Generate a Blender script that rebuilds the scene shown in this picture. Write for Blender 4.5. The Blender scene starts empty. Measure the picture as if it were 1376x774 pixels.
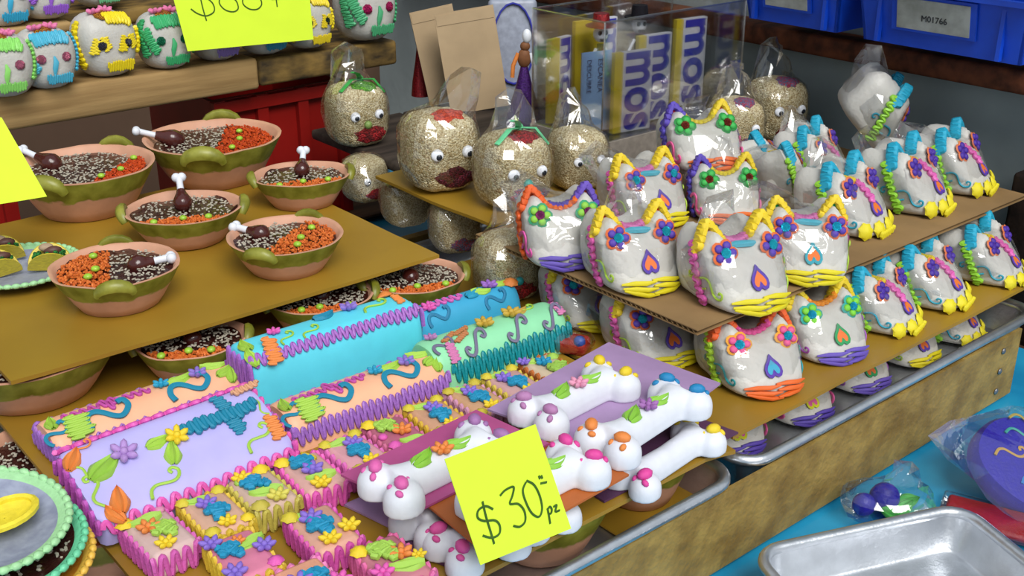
import bpy, math, random
from mathutils import Vector, Matrix, noise
S = bpy.context.scene
COL = S.collection
# ---------------------------------------------------------------- camera
FPX, PITCH, CAMH = 1523.0, math.radians(23.3), 0.405
cam_data = bpy.data.cameras.new('camera')
cam_data.sensor_width = 36; cam_data.lens = FPX / 1376 * 36
cam_data.clip_start = 0.01; cam_data.clip_end = 50
cam = bpy.data.objects.new('camera', cam_data); COL.objects.link(cam)
cam.location = (0, 0, CAMH); cam.rotation_euler = (math.pi / 2 - PITCH, 0, 0)
S.camera = cam
# ---------------------------------------------------------------- world, daylight, exposure
def lin(h):
    h = h.lstrip('#')
    o = []
    for i in (0, 2, 4):
        c = int(h[i:i + 2], 16) / 255
        o.append(c / 12.92 if c <= .04045 else ((c + .055) / 1.055) ** 2.4)
    return (*o, 1)
W = bpy.data.worlds.new('World'); S.world = W; W.use_nodes = True
W.node_tree.nodes['Background'].inputs[0].default_value = (0.82, 0.91, 1, 1)
W.node_tree.nodes['Background'].inputs[1].default_value = 0.62
sun = bpy.data.lights.new('open_sky_street_side_offscreen', 'SUN'); sun.energy = 3.0; sun.angle = math.radians(34); sun.color = (1, .985, .95)
so = bpy.data.objects.new('open_sky_street_side_offscreen', sun); COL.objects.link(so)
so.rotation_euler = Vector((-.30, .72, -.85)).to_track_quat('-Z', 'Y').to_euler()
S.view_settings.view_transform = 'Standard'; S.view_settings.look = 'None'
S.view_settings.gamma = 1; S.view_settings.use_curve_mapping = False
S.view_settings.exposure = 0.0
S.cycles.transparent_max_bounces = 40
S.cycles.max_bounces = 8
R = random.Random(7)
# ---------------------------------------------------------------- coordinates: u runs along the counter's front edge, v goes back from it
A50 = math.radians(50); ROT = math.radians(40)
U = Vector((math.sin(A50), math.cos(A50), 0)); V = Vector((-U.y, U.x, 0)); Z = Vector((0, 0, 1))
def ray(px, py):
    dx = (px - 688) / FPX; dy = (387 - py) / FPX
    return Vector((dx, dy * math.sin(PITCH) + math.cos(PITCH), dy * math.cos(PITCH) - math.sin(PITCH)))
CAM = Vector((0, 0, CAMH))
def at(px, py, z):
    d = ray(px, py); return CAM + d * ((z - CAMH) / d.z)
def atv(px, py, v):
    d = ray(px, py); return CAM + d * (v / d.dot(V))
def atu(px, py, u):
    d = ray(px, py); return CAM + d * (u / d.dot(U))
def uvz(u, v, z=0): return U * u + V * v + Z * z
# ---------------------------------------------------------------- materials
MATS = {}
def mat(name, col, rough=.5, spec=.5, var=.12, vscale=120, bump=0., bscale=400, metal=0, col2=None, sss=0, emit=None, coat=0):
    if name in MATS: return MATS[name]
    m = bpy.data.materials.new(name); m.use_nodes = True; MATS[name] = m
    nt = m.node_tree; n = nt.nodes; b = n['Principled BSDF']
    c = lin(col); c2 = lin(col2) if col2 else tuple(x * (1 - var * 2) for x in c[:3]) + (1,)
    tc = n.new('ShaderNodeTexCoord')
    nz = n.new('ShaderNodeTexNoise'); nz.inputs['Scale'].default_value = vscale; nz.inputs['Detail'].default_value = 4
    nt.links.new(tc.outputs['Object'], nz.inputs['Vector'])
    r = n.new('ShaderNodeValToRGB'); r.color_ramp.elements[0].position = .35; r.color_ramp.elements[1].position = .65
    r.color_ramp.elements[0].color = c2; r.color_ramp.elements[1].color = c
    nt.links.new(nz.outputs['Fac'], r.inputs[0]); nt.links.new(r.outputs[0], b.inputs['Base Color'])
    b.inputs['Roughness'].default_value = rough; b.inputs['Metallic'].default_value = metal
    b.inputs['Specular IOR Level'].default_value = spec
    if coat: b.inputs['Coat Weight'].default_value = coat; b.inputs['Coat Roughness'].default_value = .15
    if sss:
        b.inputs['Subsurface Weight'].default_value = sss; b.inputs['Subsurface Radius'].default_value = (1, .9, .8); b.inputs['Subsurface Scale'].default_value = .006
    if bump:
        bn = n.new('ShaderNodeTexNoise'); bn.inputs['Scale'].default_value = bscale; bn.inputs['Detail'].default_value = 3
        nt.links.new(tc.outputs['Object'], bn.inputs['Vector'])
        bm = n.new('ShaderNodeBump'); bm.inputs['Strength'].default_value = bump; bm.inputs['Distance'].default_value = .002
        nt.links.new(bn.outputs['Fac'], bm.inputs['Height']); nt.links.new(bm.outputs[0], b.inputs['Normal'])
    return m
def icing(col, rough=.42): return mat('icing_' + col.strip('#'), col, rough, .4, .07, 250, .25, 500)
def foil(col): return mat('foil_' + col.strip('#'), col, .22, .6, .1, 90, .5, 160, metal=.75)
def wood(name, c1, c2, stretch=(8, 60, 60), rough=.75, bump=.4):
    if name in MATS: return MATS[name]
    m = mat(name, c1, rough, .25, .1, 14, bump, 30, col2=c2)
    nt = m.node_tree; tc = [x for x in nt.nodes if x.type == 'TEX_COORD'][0]
    mp = nt.nodes.new('ShaderNodeMapping'); mp.inputs['Scale'].default_value = [s / 14 for s in stretch]
    nt.links.new(tc.outputs['Object'], mp.inputs['Vector'])
    for x in nt.nodes:
        if x.type == 'TEX_NOISE': nt.links.new(mp.outputs[0], x.inputs['Vector']); x.inputs['Detail'].default_value = 8
    return m
def clear(name, tint=(.97, .97, .97), gloss=.06, rough=.08, wrinkle=.6, blend=.25):
    m = bpy.data.materials.new(name); m.use_nodes = True; nt = m.node_tree; n = nt.nodes; n.clear()
    o = n.new('ShaderNodeOutputMaterial'); mx = n.new('ShaderNodeMixShader'); t = n.new('ShaderNodeBsdfTransparent'); g = n.new('ShaderNodeBsdfGlossy')
    t.inputs[0].default_value = (*tint, 1); g.inputs['Roughness'].default_value = rough; g.inputs[0].default_value = (1, 1, 1, 1)
    lw = n.new('ShaderNodeLayerWeight'); lw.inputs[0].default_value = blend
    mr = n.new('ShaderNodeMapRange'); mr.inputs['To Min'].default_value = gloss; mr.inputs['To Max'].default_value = .55
    nt.links.new(lw.outputs['Fresnel'], mr.inputs['Value']); nt.links.new(mr.outputs[0], mx.inputs[0])
    if wrinkle:
        tc = n.new('ShaderNodeTexCoord'); nz = n.new('ShaderNodeTexNoise'); nz.inputs['Scale'].default_value = 55; nz.inputs['Detail'].default_value = 2
        nz.inputs['Distortion'].default_value = 1.5
        bm = n.new('ShaderNodeBump'); bm.inputs['Strength'].default_value = wrinkle; bm.inputs['Distance'].default_value = .004
        nt.links.new(tc.outputs['Object'], nz.inputs['Vector']); nt.links.new(nz.outputs['Fac'], bm.inputs['Height'])
        nt.links.new(bm.outputs[0], g.inputs['Normal']); nt.links.new(bm.outputs[0], lw.inputs['Normal'])
    nt.links.new(t.outputs[0], mx.inputs[1]); nt.links.new(g.outputs[0], mx.inputs[2]); nt.links.new(mx.outputs[0], o.inputs[0])
    return m
# ---------------------------------------------------------------- mesh collector
def frame_cols(x, y, z, p=(0, 0, 0)):
    return Matrix(((x[0], y[0], z[0], p[0]), (x[1], y[1], z[1], p[1]), (x[2], y[2], z[2], p[2]), (0, 0, 0, 1)))
class MB:
    def __init__(s): s.v = []; s.f = []; s.m = []
    def add(s, vs, fs, mi=0, M=None):
        b = len(s.v)
        s.v += [tuple(M @ Vector(p)) if M is not None else tuple(p) for p in vs]
        s.f += [tuple(i + b for i in f) for f in fs]; s.m += [mi] * len(fs); return s
    def tube(s, pts, r, n=6, mi=0, closed=False, flat=1., up=Z):
        pts = [Vector(p) for p in pts]; N = len(pts); vs = []
        prev = None
        for i, p in enumerate(pts):
            a = pts[i - 1] if (i > 0 or closed) else p; b = pts[(i + 1) % N] if (i < N - 1 or closed) else p
            t = (b - a)
            t = t.normalized() if t.length > 1e-9 else Vector((1, 0, 0))
            if prev is None:
                q = Vector(up); q = q - t * q.dot(t)
                if q.length < .05: q = Vector((1, 0, 0)) - t * t.x
                if q.length < .05: q = Vector((0, 1, 0)) - t * t.y
            else: q = prev - t * prev.dot(t)
            q.normalize() if q.length > 1e-6 else None
            prev = q; w = t.cross(q); rr = r[i] if isinstance(r, (list, tuple)) else r
            for k in range(n):
                an = 2 * math.pi * k / n
                vs.append(p + q * (math.cos(an) * rr * flat) + w * (math.sin(an) * rr))
        fs = []
        for i in range(N if closed else N - 1):
            j = (i + 1) % N
            for k in range(n):
                l = (k + 1) % n; fs.append((i * n + k, i * n + l, j * n + l, j * n + k))
        if not closed: fs.append(tuple(reversed(range(n)))); fs.append(tuple((N - 1) * n + k for k in range(n)))
        return s.add(vs, fs, mi)
    def ball(s, c, r, nu=8, nv=5, mi=0, M=None):
        if not isinstance(r, (list, tuple)): r = (r, r, r)
        vs = [(0, 0, r[2])]
        for j in range(1, nv):
            a = math.pi * j / nv
            for i in range(nu):
                b = 2 * math.pi * i / nu; vs.append((r[0] * math.sin(a) * math.cos(b), r[1] * math.sin(a) * math.sin(b), r[2] * math.cos(a)))
        vs.append((0, 0, -r[2])); e = len(vs) - 1; fs = []
        for i in range(nu):
            k = (i + 1) % nu; fs.append((0, 1 + i, 1 + k)); fs.append((e, e - nu + k, e - nu + i))
            for j in range(nv - 2): a = 1 + j * nu; fs.append((a + i, a + nu + i, a + nu + k, a + k))
        T = Matrix.Translation(c)
        return s.add(vs, fs, mi, T @ M if M is not None else T)
    def box(s, c, d, mi=0, M=None):
        x, y, z = (q / 2 for q in d)
        vs = [(i * x + c[0], j * y + c[1], k * z + c[2]) for i in (-1, 1) for j in (-1, 1) for k in (-1, 1)]
        return s.add(vs, [(0, 1, 3, 2), (4, 6, 7, 5), (0, 4, 5, 1), (2, 3, 7, 6), (0, 2, 6, 4), (1, 5, 7, 3)], mi, M)
    def prism(s, poly, z0, z1, mi=0, M=None):
        n = len(poly)
        vs = [(x, y, z0) for x, y in poly] + [(x, y, z1) for x, y in poly]
        fs = [tuple(reversed(range(n))), tuple(range(n, 2 * n))] + [(i, (i + 1) % n, n + (i + 1) % n, n + i) for i in range(n)]
        return s.add(vs, fs, mi, M)
    def loft(s, rings, mi=0, caps=True, wrap=True):
        n = len(rings[0]); vs = [p for r in rings for p in r]; fs = []
        for i in range(len(rings) - 1):
            for k in range(n if wrap else n - 1):
                l = (k + 1) % n; fs.append((i * n + k, i * n + l, (i + 1) * n + l, (i + 1) * n + k))
        if caps: fs.append(tuple(reversed(range(n)))); fs.append(tuple((len(rings) - 1) * n + k for k in range(n)))
        return s.add(vs, fs, mi)
    def rbox(s, d, r, c=(0, 0, 0), seg=3, mi=0, M=None, wob=0):
        """box with rounded edges, standing on z=0"""
        hx, hy = d[0] / 2, d[1] / 2
        def ring(ins, z):
            out = []
            rr = max(r - ins, .0002)
            for q, (sx, sy) in enumerate(((1, 1), (-1, 1), (-1, -1), (1, -1))):
                for k in range(seg + 1):
                    a = math.pi / 2 * (q + k / seg)
                    out.append((c[0] + sx * (hx - r) + math.cos(a) * rr, c[1] + sy * (hy - r) + math.sin(a) * rr, c[2] + z))
            return out
        rings = []
        for k in range(seg + 1):
            a = math.pi / 2 * k / seg; rings.append(ring(r * (1 - math.sin(a)), r * (1 - math.cos(a))))
        for k in range(seg + 1):
            a = math.pi / 2 * k / seg; rings.append(ring(r * (1 - math.cos(a)), d[2] - r + r * math.sin(a)))
        if wob: rings = [[(Vector(p) + noise.noise_vector(Vector(p) * 60) * wob)[:] for p in g] for g in rings]
        if M is not None: rings = [[(M @ Vector(p))[:] for p in g] for g in rings]
        return s.loft(rings, mi)
    def mesh(s, name, mats, smooth=True):
        me = bpy.data.meshes.new(name); me.from_pydata(s.v, [], s.f)
        for m in (mats if isinstance(mats, (list, tuple)) else [mats]): me.materials.append(m)
        me.polygons.foreach_set('material_index', s.m)
        me.polygons.foreach_set('use_smooth', [bool(smooth)] * len(s.f)); me.update()
        if smooth:
            try: me.set_sharp_from_angle(angle=math.radians(50))
            except Exception: pass
        return me
    def obj(s, name, mats, parent=None, smooth=True, M=None):
        return link(name, s.mesh(name, mats, smooth), parent, M)
def link(name, me, parent=None, M=None):
    o = bpy.data.objects.new(name, me); COL.objects.link(o)
    if parent is not None: o.parent = parent
    if M is not None: o.matrix_local = M
    return o
def tag(o, label=None, cat=None, group=None, kind=None):
    if label: o['label'] = label
    if cat: o['category'] = cat
    if group: o['group'] = group
    if kind: o['kind'] = kind
    return o
def thing(name, label, cat, loc, rz=0, group=None, tilt=(0, 0)):
    o = bpy.data.objects.new(name, None); COL.objects.link(o); o.empty_display_size = .02
    o.location = loc; o.rotation_euler = (tilt[0], tilt[1], rz); return tag(o, label, cat, group)
def smooth(st, k=4):
    pts = []
    for i in range(len(st) - 1):      # catmull-rom
        p0, p1, p2, p3 = st[max(i - 1, 0)], st[i], st[i + 1], st[min(i + 2, len(st) - 1)]
        for q in range(k):
            t = q / k; pts.append(tuple(.5 * (2 * p1[d] + (p2[d] - p0[d]) * t + (2 * p0[d] - 5 * p1[d] + 4 * p2[d] - p3[d]) * t ** 2 + (3 * p1[d] - p0[d] - 3 * p2[d] + p3[d]) * t ** 3) for d in (0, 1)))
    return pts + [st[-1]]
def wave(n, f, k=5, pw=.7, jit=0., rr=R):
    """points of a piped wavy rope: n half waves, f(s, w) with w in [-1, 1]"""
    out = []; a = 1.
    for i in range(n * k + 1):
        if i % k == 0: a = 1 + rr.uniform(-jit, jit)
        w = math.sin(math.pi * i / k); out.append(f(i / (n * k), math.copysign(abs(w) ** pw, w) * a))
    return out
# ---------------------------------------------------------------- unit icing pieces (lying on z=0, radius about 1), meshes shared
CACHE = {}
def unit(kind, *cols):
    k = (kind,) + cols
    if k in CACHE: return CACHE[k]
    b = MB(); rr = random.Random(str(k))
    mats = [icing(c) for c in cols]
    if kind == 'flower':
        for i in range(6):
            a = i * math.pi / 3 + .1
            Mx = Matrix.Rotation(a, 4, 'Z') @ Matrix.Translation((.5, 0, .3)) @ Matrix.Rotation(-.5, 4, 'Y')
            b.ball((0, 0, 0), (.52, .27, .26), 7, 5, 0, Mx)
        b.ball((0, 0, .38), (.3, .3, .3), 7, 4, len(cols) - 1)
    elif kind == 'dots':          # five round petals in an outline
        for i in range(5):
            a = i * 2 * math.pi / 5 + .3; b.ball((.6 * math.cos(a), .6 * math.sin(a), .16), (.36, .36, .3), 8, 5, 0)
            if len(cols) > 1: b.ball((.64 * math.cos(a), .64 * math.sin(a), .05), (.5, .5, .14), 9, 4, 1)
        b.ball((0, 0, .12), (.4, .4, .2), 8, 4, 0)
    elif kind == 'leaf':          # ridged, ruffled leaf along x
        nx, ny = 9, 7; vs = []; fs = []
        for i in range(nx):
            t = i / (nx - 1); w = .62 * math.sin(math.pi * min(1, t * .94 + .06)) ** .7
            for j in range(ny):
                s_ = j / (ny - 1) * 2 - 1
                vs.append(((t * 2 - 1), s_ * w, .06 + .20 * (1 - abs(s_)) + .07 * math.cos(s_ * 9) + .10 * math.sin(t * 7) * abs(s_)))
        n0 = len(vs); vs += [(x, y, -.02) for x, y, z in vs]
        for i in range(nx - 1):
            for j in range(ny - 1):
                a = i * ny + j; fs.append((a, a + ny, a + ny + 1, a + 1)); fs.append((n0 + a, n0 + a + 1, n0 + a + ny + 1, n0 + a + ny))
        for i in range(nx - 1):
            a = i * ny; fs.append((a, n0 + a, n0 + a + ny, a + ny)); a += ny - 1; fs.append((a, a + ny, n0 + a + ny, n0 + a))
        b.add(vs, fs)
    elif kind == 'rosette':       # star-tip dollop
        rings = []
        for z, r in ((0, .8), (.15, 1), (.4, .85), (.65, .5), (.85, .12)):
            rings.append([(r * (1 + .2 * (k % 2)) * math.cos(2 * math.pi * k / 14 + z), r * (1 + .2 * (k % 2)) * math.sin(2 * math.pi * k / 14 + z), z) for k in range(14)])
        b.loft(rings)
    elif kind == 'cluster':       # ruffled cross of wavy strokes
        for (x, y, l, an) in ((0, 0, 1.9, 0), (.25, 0, 1.5, 1.5)):
            def f(s, w):
                p = Vector(((s - .5) * l, w * .36, .22 + .10 * rr.random())); p.rotate(Matrix.Rotation(an, 3, 'Z')); return p + Vector((x, y, 0))
            b.tube(wave(9, f, 5, .7, .2, rr), .2, 6)
    elif kind == 'dot': b.ball((0, 0, .25), (1, 1, .6), 9, 5)
    elif kind == 'heart':
        pts = []
        for i in range(22):
            t = 2 * math.pi * i / 22
            pts.append((.95 * math.sin(t) ** 3, (13 * math.cos(t) - 5 * math.cos(2 * t) - 2 * math.cos(3 * t) - math.cos(4 * t)) / 15))
        b.prism(pts, 0, .25, 0)
        b.tube([(x * 1.06, y * 1.06, .18) for x, y in pts], .2, 6, 1 if len(cols) > 1 else 0, closed=True)
    elif kind == 'two':           # scroll shaped like a reclining 2
        pts = [(-1, -.35), (-1.02, .05), (-.8, .42), (-.45, .45), (-.15, .2), (.1, -.12), (.4, -.3), (.72, -.15), (.95, .15), (.88, .5), (.6, .5)]
        b.tube([(x, y, .08) for x, y in smooth(pts)], .15, 6, flat=.7)
    elif kind == 'ess':
        h_ = [(-.62, -.16), (-.72, .04), (-.92, -.02), (-1, -.3), (-.82, -.52), (-.5, -.46), (-.2, -.2)]
        b.tube([(x, y, .08) for x, y in smooth(h_ + [(0, 0)] + [(-x, -y) for x, y in reversed(h_)])], .11, 6, flat=.7)
    elif kind == 'tendril':
        pts = [(-1, -.3), (-.75, .1), (-.4, .22), (0, .08), (.4, -.05), (.75, .05), (.95, .35), (.8, .62), (.58, .55), (.62, .36)]
        b.tube([(x, y, .06) for x, y in smooth(pts)], .085, 5, flat=.8)
    elif kind == 'ripple':        # block of close wavy strokes (teeth, fringe)
        b.tube(wave(11, lambda s, w: (s * 2 - 1, w * .5, .13), 6, .6, .2, rr), .125, 6)
    elif kind == 'ruffle':        # finer block of wavy strokes
        b.tube(wave(21, lambda s, w: (s * 2 - 1, w * .5, .09), 6, .6, .25, rr), .068, 6)
    elif kind == 'drip':          # downward strokes
        b.tube([(-1, .2, .1), (-.3, .1, .16), (.4, -.1, .14), (1, 0, .05)], [.12, .3, .3, .1], 6, flat=.6)
    elif kind == 'gem':
        rings = [[(r * math.cos(2 * math.pi * k / 8), r * math.sin(2 * math.pi * k / 8), z) for k in range(8)] for z, r in ((0, 1), (.2, 1), (.5, .55))]
        b.loft(rings); mats = [foil(cols[0])]
    me = b.mesh('icing_' + kind, mats, smooth=kind != 'gem'); CACHE[k] = me
    return me
def fr(p, n, spin=0, size=1., ref=(1, 0, 0), sy=1., sz=1.):
    """placing matrix: on point p, z along n, x along ref turned by spin"""
    n = Vector(n).normalized(); x = Vector(ref); x = x - n * x.dot(n)
    if x.length < 1e-4: x = Vector((0, 1, 0)) - n * n.y
    x.normalize(); y = n.cross(x)
    return frame_cols(x, y, n, p) @ Matrix.Rotation(spin, 4, 'Z') @ Matrix.Diagonal((size, size * sy, size * sz, 1))
def deco(parent, kind, cols, M, name=None):
    nm = name or {'dots': 'icing_flower', 'flower': 'icing_flower', 'leaf': 'icing_leaf', 'rosette': 'icing_rosette', 'cluster': 'icing_cross', 'dot': 'icing_dot', 'heart': 'icing_heart',
                  'two': 'icing_scroll', 'ess': 'icing_scroll', 'tendril': 'icing_tendril', 'ripple': 'icing_fringe', 'ruffle': 'icing_fringe', 'drip': 'icing_stroke', 'gem': 'gem'}[kind]
    return link(nm, unit(kind, *([cols] if isinstance(cols, str) else cols)), parent, M)
def sheet(name, corners, th, m, label, cat, group=None, nx=10, ny=8, warp=0., parent=None, curl=None):
    """thin stiff card from four corner points (bottom face on them)"""
    c = [Vector(p) for p in corners]; b = MB(); top = []; bot = []
    o = (c[0] + c[1] + c[2] + c[3]) / 4
    nrm = (c[1] - c[0]).cross(c[3] - c[0]).normalized()
    for j in range(ny + 1):
        for i in range(nx + 1):
            s, t = i / nx, j / ny
            p = c[0] * (1 - s) * (1 - t) + c[1] * s * (1 - t) + c[2] * s * t + c[3] * (1 - s) * t
            if warp: p = p + nrm * (noise.noise(p * 14) * warp)
            if curl: p = p + nrm * curl(s, t)
            bot.append(p - o); top.append(p - o + nrm * th)
    N = len(top); fs = []; w = nx + 1
    for j in range(ny):
        for i in range(nx):
            a = j * w + i; fs.append((a, a + 1, a + w + 1, a + w)); fs.append((N + a, N + a + w, N + a + w + 1, N + a + 1))
    edge = list(range(0, nx + 1)) + [j * w + nx for j in range(1, ny + 1)] + [ny * w + i for i in range(nx - 1, -1, -1)] + [j * w for j in range(ny - 1, 0, -1)]
    for k in range(len(edge)):
        a, d = edge[k], edge[(k + 1) % len(edge)]; fs.append((a, N + a, N + d, d))
    b.add(top + bot, fs); ob = b.obj(name, m, parent)
    ob.location = o
    if label: tag(ob, label, cat, group)
    return ob
# ---------------------------------------------------------------- levels
ZA0, ZA1, ZR1, ZR2, ZTR, ZCL, ZPL = 0.0, 0.045, 0.0, 0.055, -0.050, -0.092, 0.135
# ---------------------------------------------------------------- setting
M_grey = mat('painted_concrete', '#9aa4a4', .8, .3, .1, 9, .35, 60, col2='#8a9494')
M_dark = mat('brown_backing', '#5f4a3c', .9, .2, .1, 8)
def panel_uvz(name, u0, u1, v0, v1, z0, z1, m):
    b = MB(); b.box(((u0 + u1) / 2, (v0 + v1) / 2, (z0 + z1) / 2), (u1 - u0, v1 - v0, z1 - z0))
    o = b.obj(name, m, None, False); o.rotation_euler = (0, 0, ROT); return o
tag(panel_uvz('floor', -1.5, 1.2, -1.0, 1.9, -.95, -.9, mat('concrete_floor', '#6b6660', .9, .2)), kind='structure')
tag(panel_uvz('wall_back', -.6, 1.2, 1.72, 1.8, -.9, 1.3, M_dark), kind='structure')
tag(panel_uvz('wall_right', 1.13, 1.2, .2, 1.72, -.9, 1.3, M_grey), kind='structure')
# counter table with its blue plastic cloth
tb = thing('market_table', 'wooden market counter table under the blue plastic cloth', 'table', uvz(.45, .75, -.9), ROT)
M_tw = wood('table_wood', '#6a4a30', '#3c281b')
MB().box((0, 0, .7865), (1.2, 1.25, .03)).obj('tabletop', M_tw, tb, False)
for sx in (-1, 1):
    for sy in (-1, 1): MB().box((sx * .53, sy * .56, .3855), (.06, .06, .771)).obj('leg', M_tw, tb, False)
M_cloth = mat('blue_plastic_cloth', '#2fa5cf', .28, .6, .1, 12, .35, 12, col2='#1f86b5')
sheet('table_cloth', [uvz(-.2, .11, ZCL - .0065), uvz(1.04, .11, ZCL - .0065), uvz(1.04, 1.36, ZCL - .0065), uvz(-.2, 1.36, ZCL - .0065)], .002, M_cloth,
      'shiny sky-blue plastic cloth spread under the metal tray', 'cloth', nx=60, ny=60, warp=.0, curl=lambda s, t: .0045 * max(0, math.sin(s * 38 + t * 55)) * (1 if t < .22 else 0))
# crate the trays stand on
M_crate = mat('worn_gold_crate', '#a08546', .55, .4, .1, 38, .7, 160, col2='#7d632f')
cr = thing('wooden_crate', 'worn gold-brown wooden crate carrying the two bakery trays', 'crate', uvz(.565, .72, ZCL), ROT)
zc = ZTR - .004 - ZCL
MB().box((0, -.3113, zc / 2 + .01325), (.74, .0034, zc + .0265)).obj('front_board', M_crate, cr, False)
MB().box((0, .286, zc / 2), (.74, .012, zc)).obj('back_board', M_crate, cr, False)
for s in (-1, 1): MB().box((s * .364, -.016, zc / 2), (.012, .590, zc)).obj('side_board', M_crate, cr, False)
for k in range(5): MB().box((0, -.21 + k * .105, zc - .006), (.714, .09, .01)).obj('top_slat', M_crate, cr, False)
for k in range(3): MB().ball((.34, -.3138, .012 + k * .02), (.003, .0015, .003)).obj('nail', mat('steel_nail', '#8c8c90', .4, .5, metal=.8), cr)
M_alu = mat('brushed_aluminium', '#dcdfe4', .32, .5, .08, 60, .12, 300, metal=.92)
M_aluw = M_alu
def tray(label, L, Wd, loc, rz, h=.022, m=None, name='bakery_tray', group=None):
    t = thing(name, label, 'tray', loc, rz, group); b = MB()
    def ring(ins, z, r=.022):
        o = []; hx, hy = L / 2 - ins, Wd / 2 - ins; rr = max(r - ins, .006)
        for q, (sx, sy) in enumerate(((1, 1), (-1, 1), (-1, -1), (1, -1))):
            for k in range(7):
                a = math.pi / 2 * (q + k / 6); o.append((sx * (hx - rr) + math.cos(a) * rr, sy * (hy - rr) + math.sin(a) * rr, z))
        return o
    b.loft([ring(.012, .0), ring(.012, .001), ring(.0105, .003), ring(.004, h - .002), ring(.002, h)], caps=False)
    n = len(b.v); b.f.append(tuple(reversed(range(28)))); b.m.append(0)
    b.loft([ring(.005, h), ring(.0055, h - .002), ring(.0115, .0042), ring(.014, .0022), ring(.03, .002)], caps=False)
    base = len(b.v) - 28; b.f.append(tuple(base + k for k in range(28))); b.m.append(0)
    b.obj('pan', m or M_alu, t)
    MB().tube(ring(.002, h, .022), .0042, 10, closed=True).obj('rolled_rim', m or M_alu, t)
    return t
tray('aluminium bakery tray holding clay bowls under the gold card', .41, .5, uvz(.3425, .6575, ZTR - .002), ROT, .029)
tray('aluminium bakery tray holding wrapped sugar skulls on the worn crate', .41, .5, uvz(.7645, .6595, ZTR - .002), ROT, .030)
# aluminium tray on the cloth (three of its rim corners are seen)
pa, pb = at(1006, 742, -.059), at(1272, 684, -.059)
dx = (pb - pa).normalized(); ang = math.atan2(dx.y, dx.x); pb = pa + dx * .172
Lt, Wt = .172, .26
ctr = (pa + pb) / 2 - Vector((-dx.y, dx.x, 0)) * (Wt / 2)
tray('empty shiny aluminium tray lying on the blue cloth', Lt, Wt, (ctr.x, ctr.y, -.088), ang, .029, M_aluw)
# golden cards
M_gold = mat('golden_card', '#a07c24', .42, .5, .06, 7, .05, 60, col2='#906d20')
M_kraft = mat('kraft_cardboard', '#94764f', .85, .2, .1, 20, .2, 90)
def usheet(name, u0, u1, v0, v1, z, th, m, label, **k):
    return sheet(name, [uvz(u0, v0, z), uvz(u1, v0, z), uvz(u1, v1, z), uvz(u0, v1, z)], th, m, label, 'card', **k)
usheet('golden_card', .172, .55, .416, .985, ZA0 - .003, .003, M_gold, 'large golden card under the candy coffins and sugar bones', curl=lambda s, t: -.006 * max(0, s - .93) / .07 * max(0, .12 - t) / .12, nx=24, ny=24)
usheet('golden_card', .176, .535, .735, 1.06, ZA1 - .003, .003, M_gold, 'raised golden card carrying the small clay bowls of mole', nx=16, ny=10, warp=.002)
usheet('golden_card', .555, 1.0, .423, .80, ZR1 - .003, .003, M_gold, 'golden card over the tray of skulls, carrying a row of wrapped skulls', nx=16, ny=10, warp=.002)
usheet('golden_card', .60, .75, .742, .93, ZR2 - .003, .003, M_gold, 'golden card under the sesame-coloured skulls with googly eyes', nx=10, ny=10, warp=.002)
usheet('golden_paper', .46, .548, .43, .50, ZTR + .001, .001, M_gold, 'scrap of gold paper lining the tray under the clay bowls', nx=6, ny=6, warp=.001)
# corrugated cardboard tier
def cardboard(name, u0, u1, v0, v1, z, label):
    t = thing(name, label, 'cardboard', uvz((u0 + u1) / 2, (v0 + v1) / 2, z), ROT)
    L, D = u1 - u0, v1 - v0
    MB().box((0, 0, .0038), (L, D, .0008)).obj('top_liner', M_kraft, t, False)
    MB().box((0, 0, .0004), (L, D, .0008)).obj('bottom_liner', M_kraft, t, False)
    b = MB(); N = int(D / .0026); vs = []; 
    for i in range(N + 1):
        y = -D / 2 + D * i / N; zz = .0009 if i % 2 else .0033
        vs += [(-L / 2, y, zz), (L / 2, y, zz)]
    b.add(vs, [(2 * i, 2 * i + 1, 2 * i + 3, 2 * i + 2) for i in range(N)])
    b.obj('flute', M_kraft, t, False)
cardboard('corrugated_cardboard', .575, 1.05, .478, .735, ZR2 - .0042, 'corrugated cardboard tier carrying the upper wrapped sugar skulls')
# dark boards behind the gold cards and under the rear skull
M_ob = wood('old_board', '#4b4038', '#2a231e')
def plank_obj(name, u0, u1, v0, v1, z0, z1, m, label, wob=0):
    b = MB(); b.rbox((u1 - u0, v1 - v0, z1 - z0), min(.004, (z1 - z0) * .3), seg=2, wob=wob)
    o = b.obj(name, m, None, True); o.location = uvz((u0 + u1) / 2, (v0 + v1) / 2, z0); o.rotation_euler = (0, 0, ROT)
    return tag(o, label, 'board')
plank_obj('old_board', .660, .79, .94, 1.16, .033, .045, M_ob, 'dark weathered board under the green-haired sesame skull')
plank_obj('old_board', .792, 1.12, .77, 1.16, .033, .045, M_ob, 'wide dark board carrying the clear plastic box')
plank_obj('dark_post', 1.06, 1.12, .36, .50, -.2, .07, wood('dark_post', '#33231a', '#1b120d'), 'dark wooden block in the gap before the grey wall')
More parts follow.
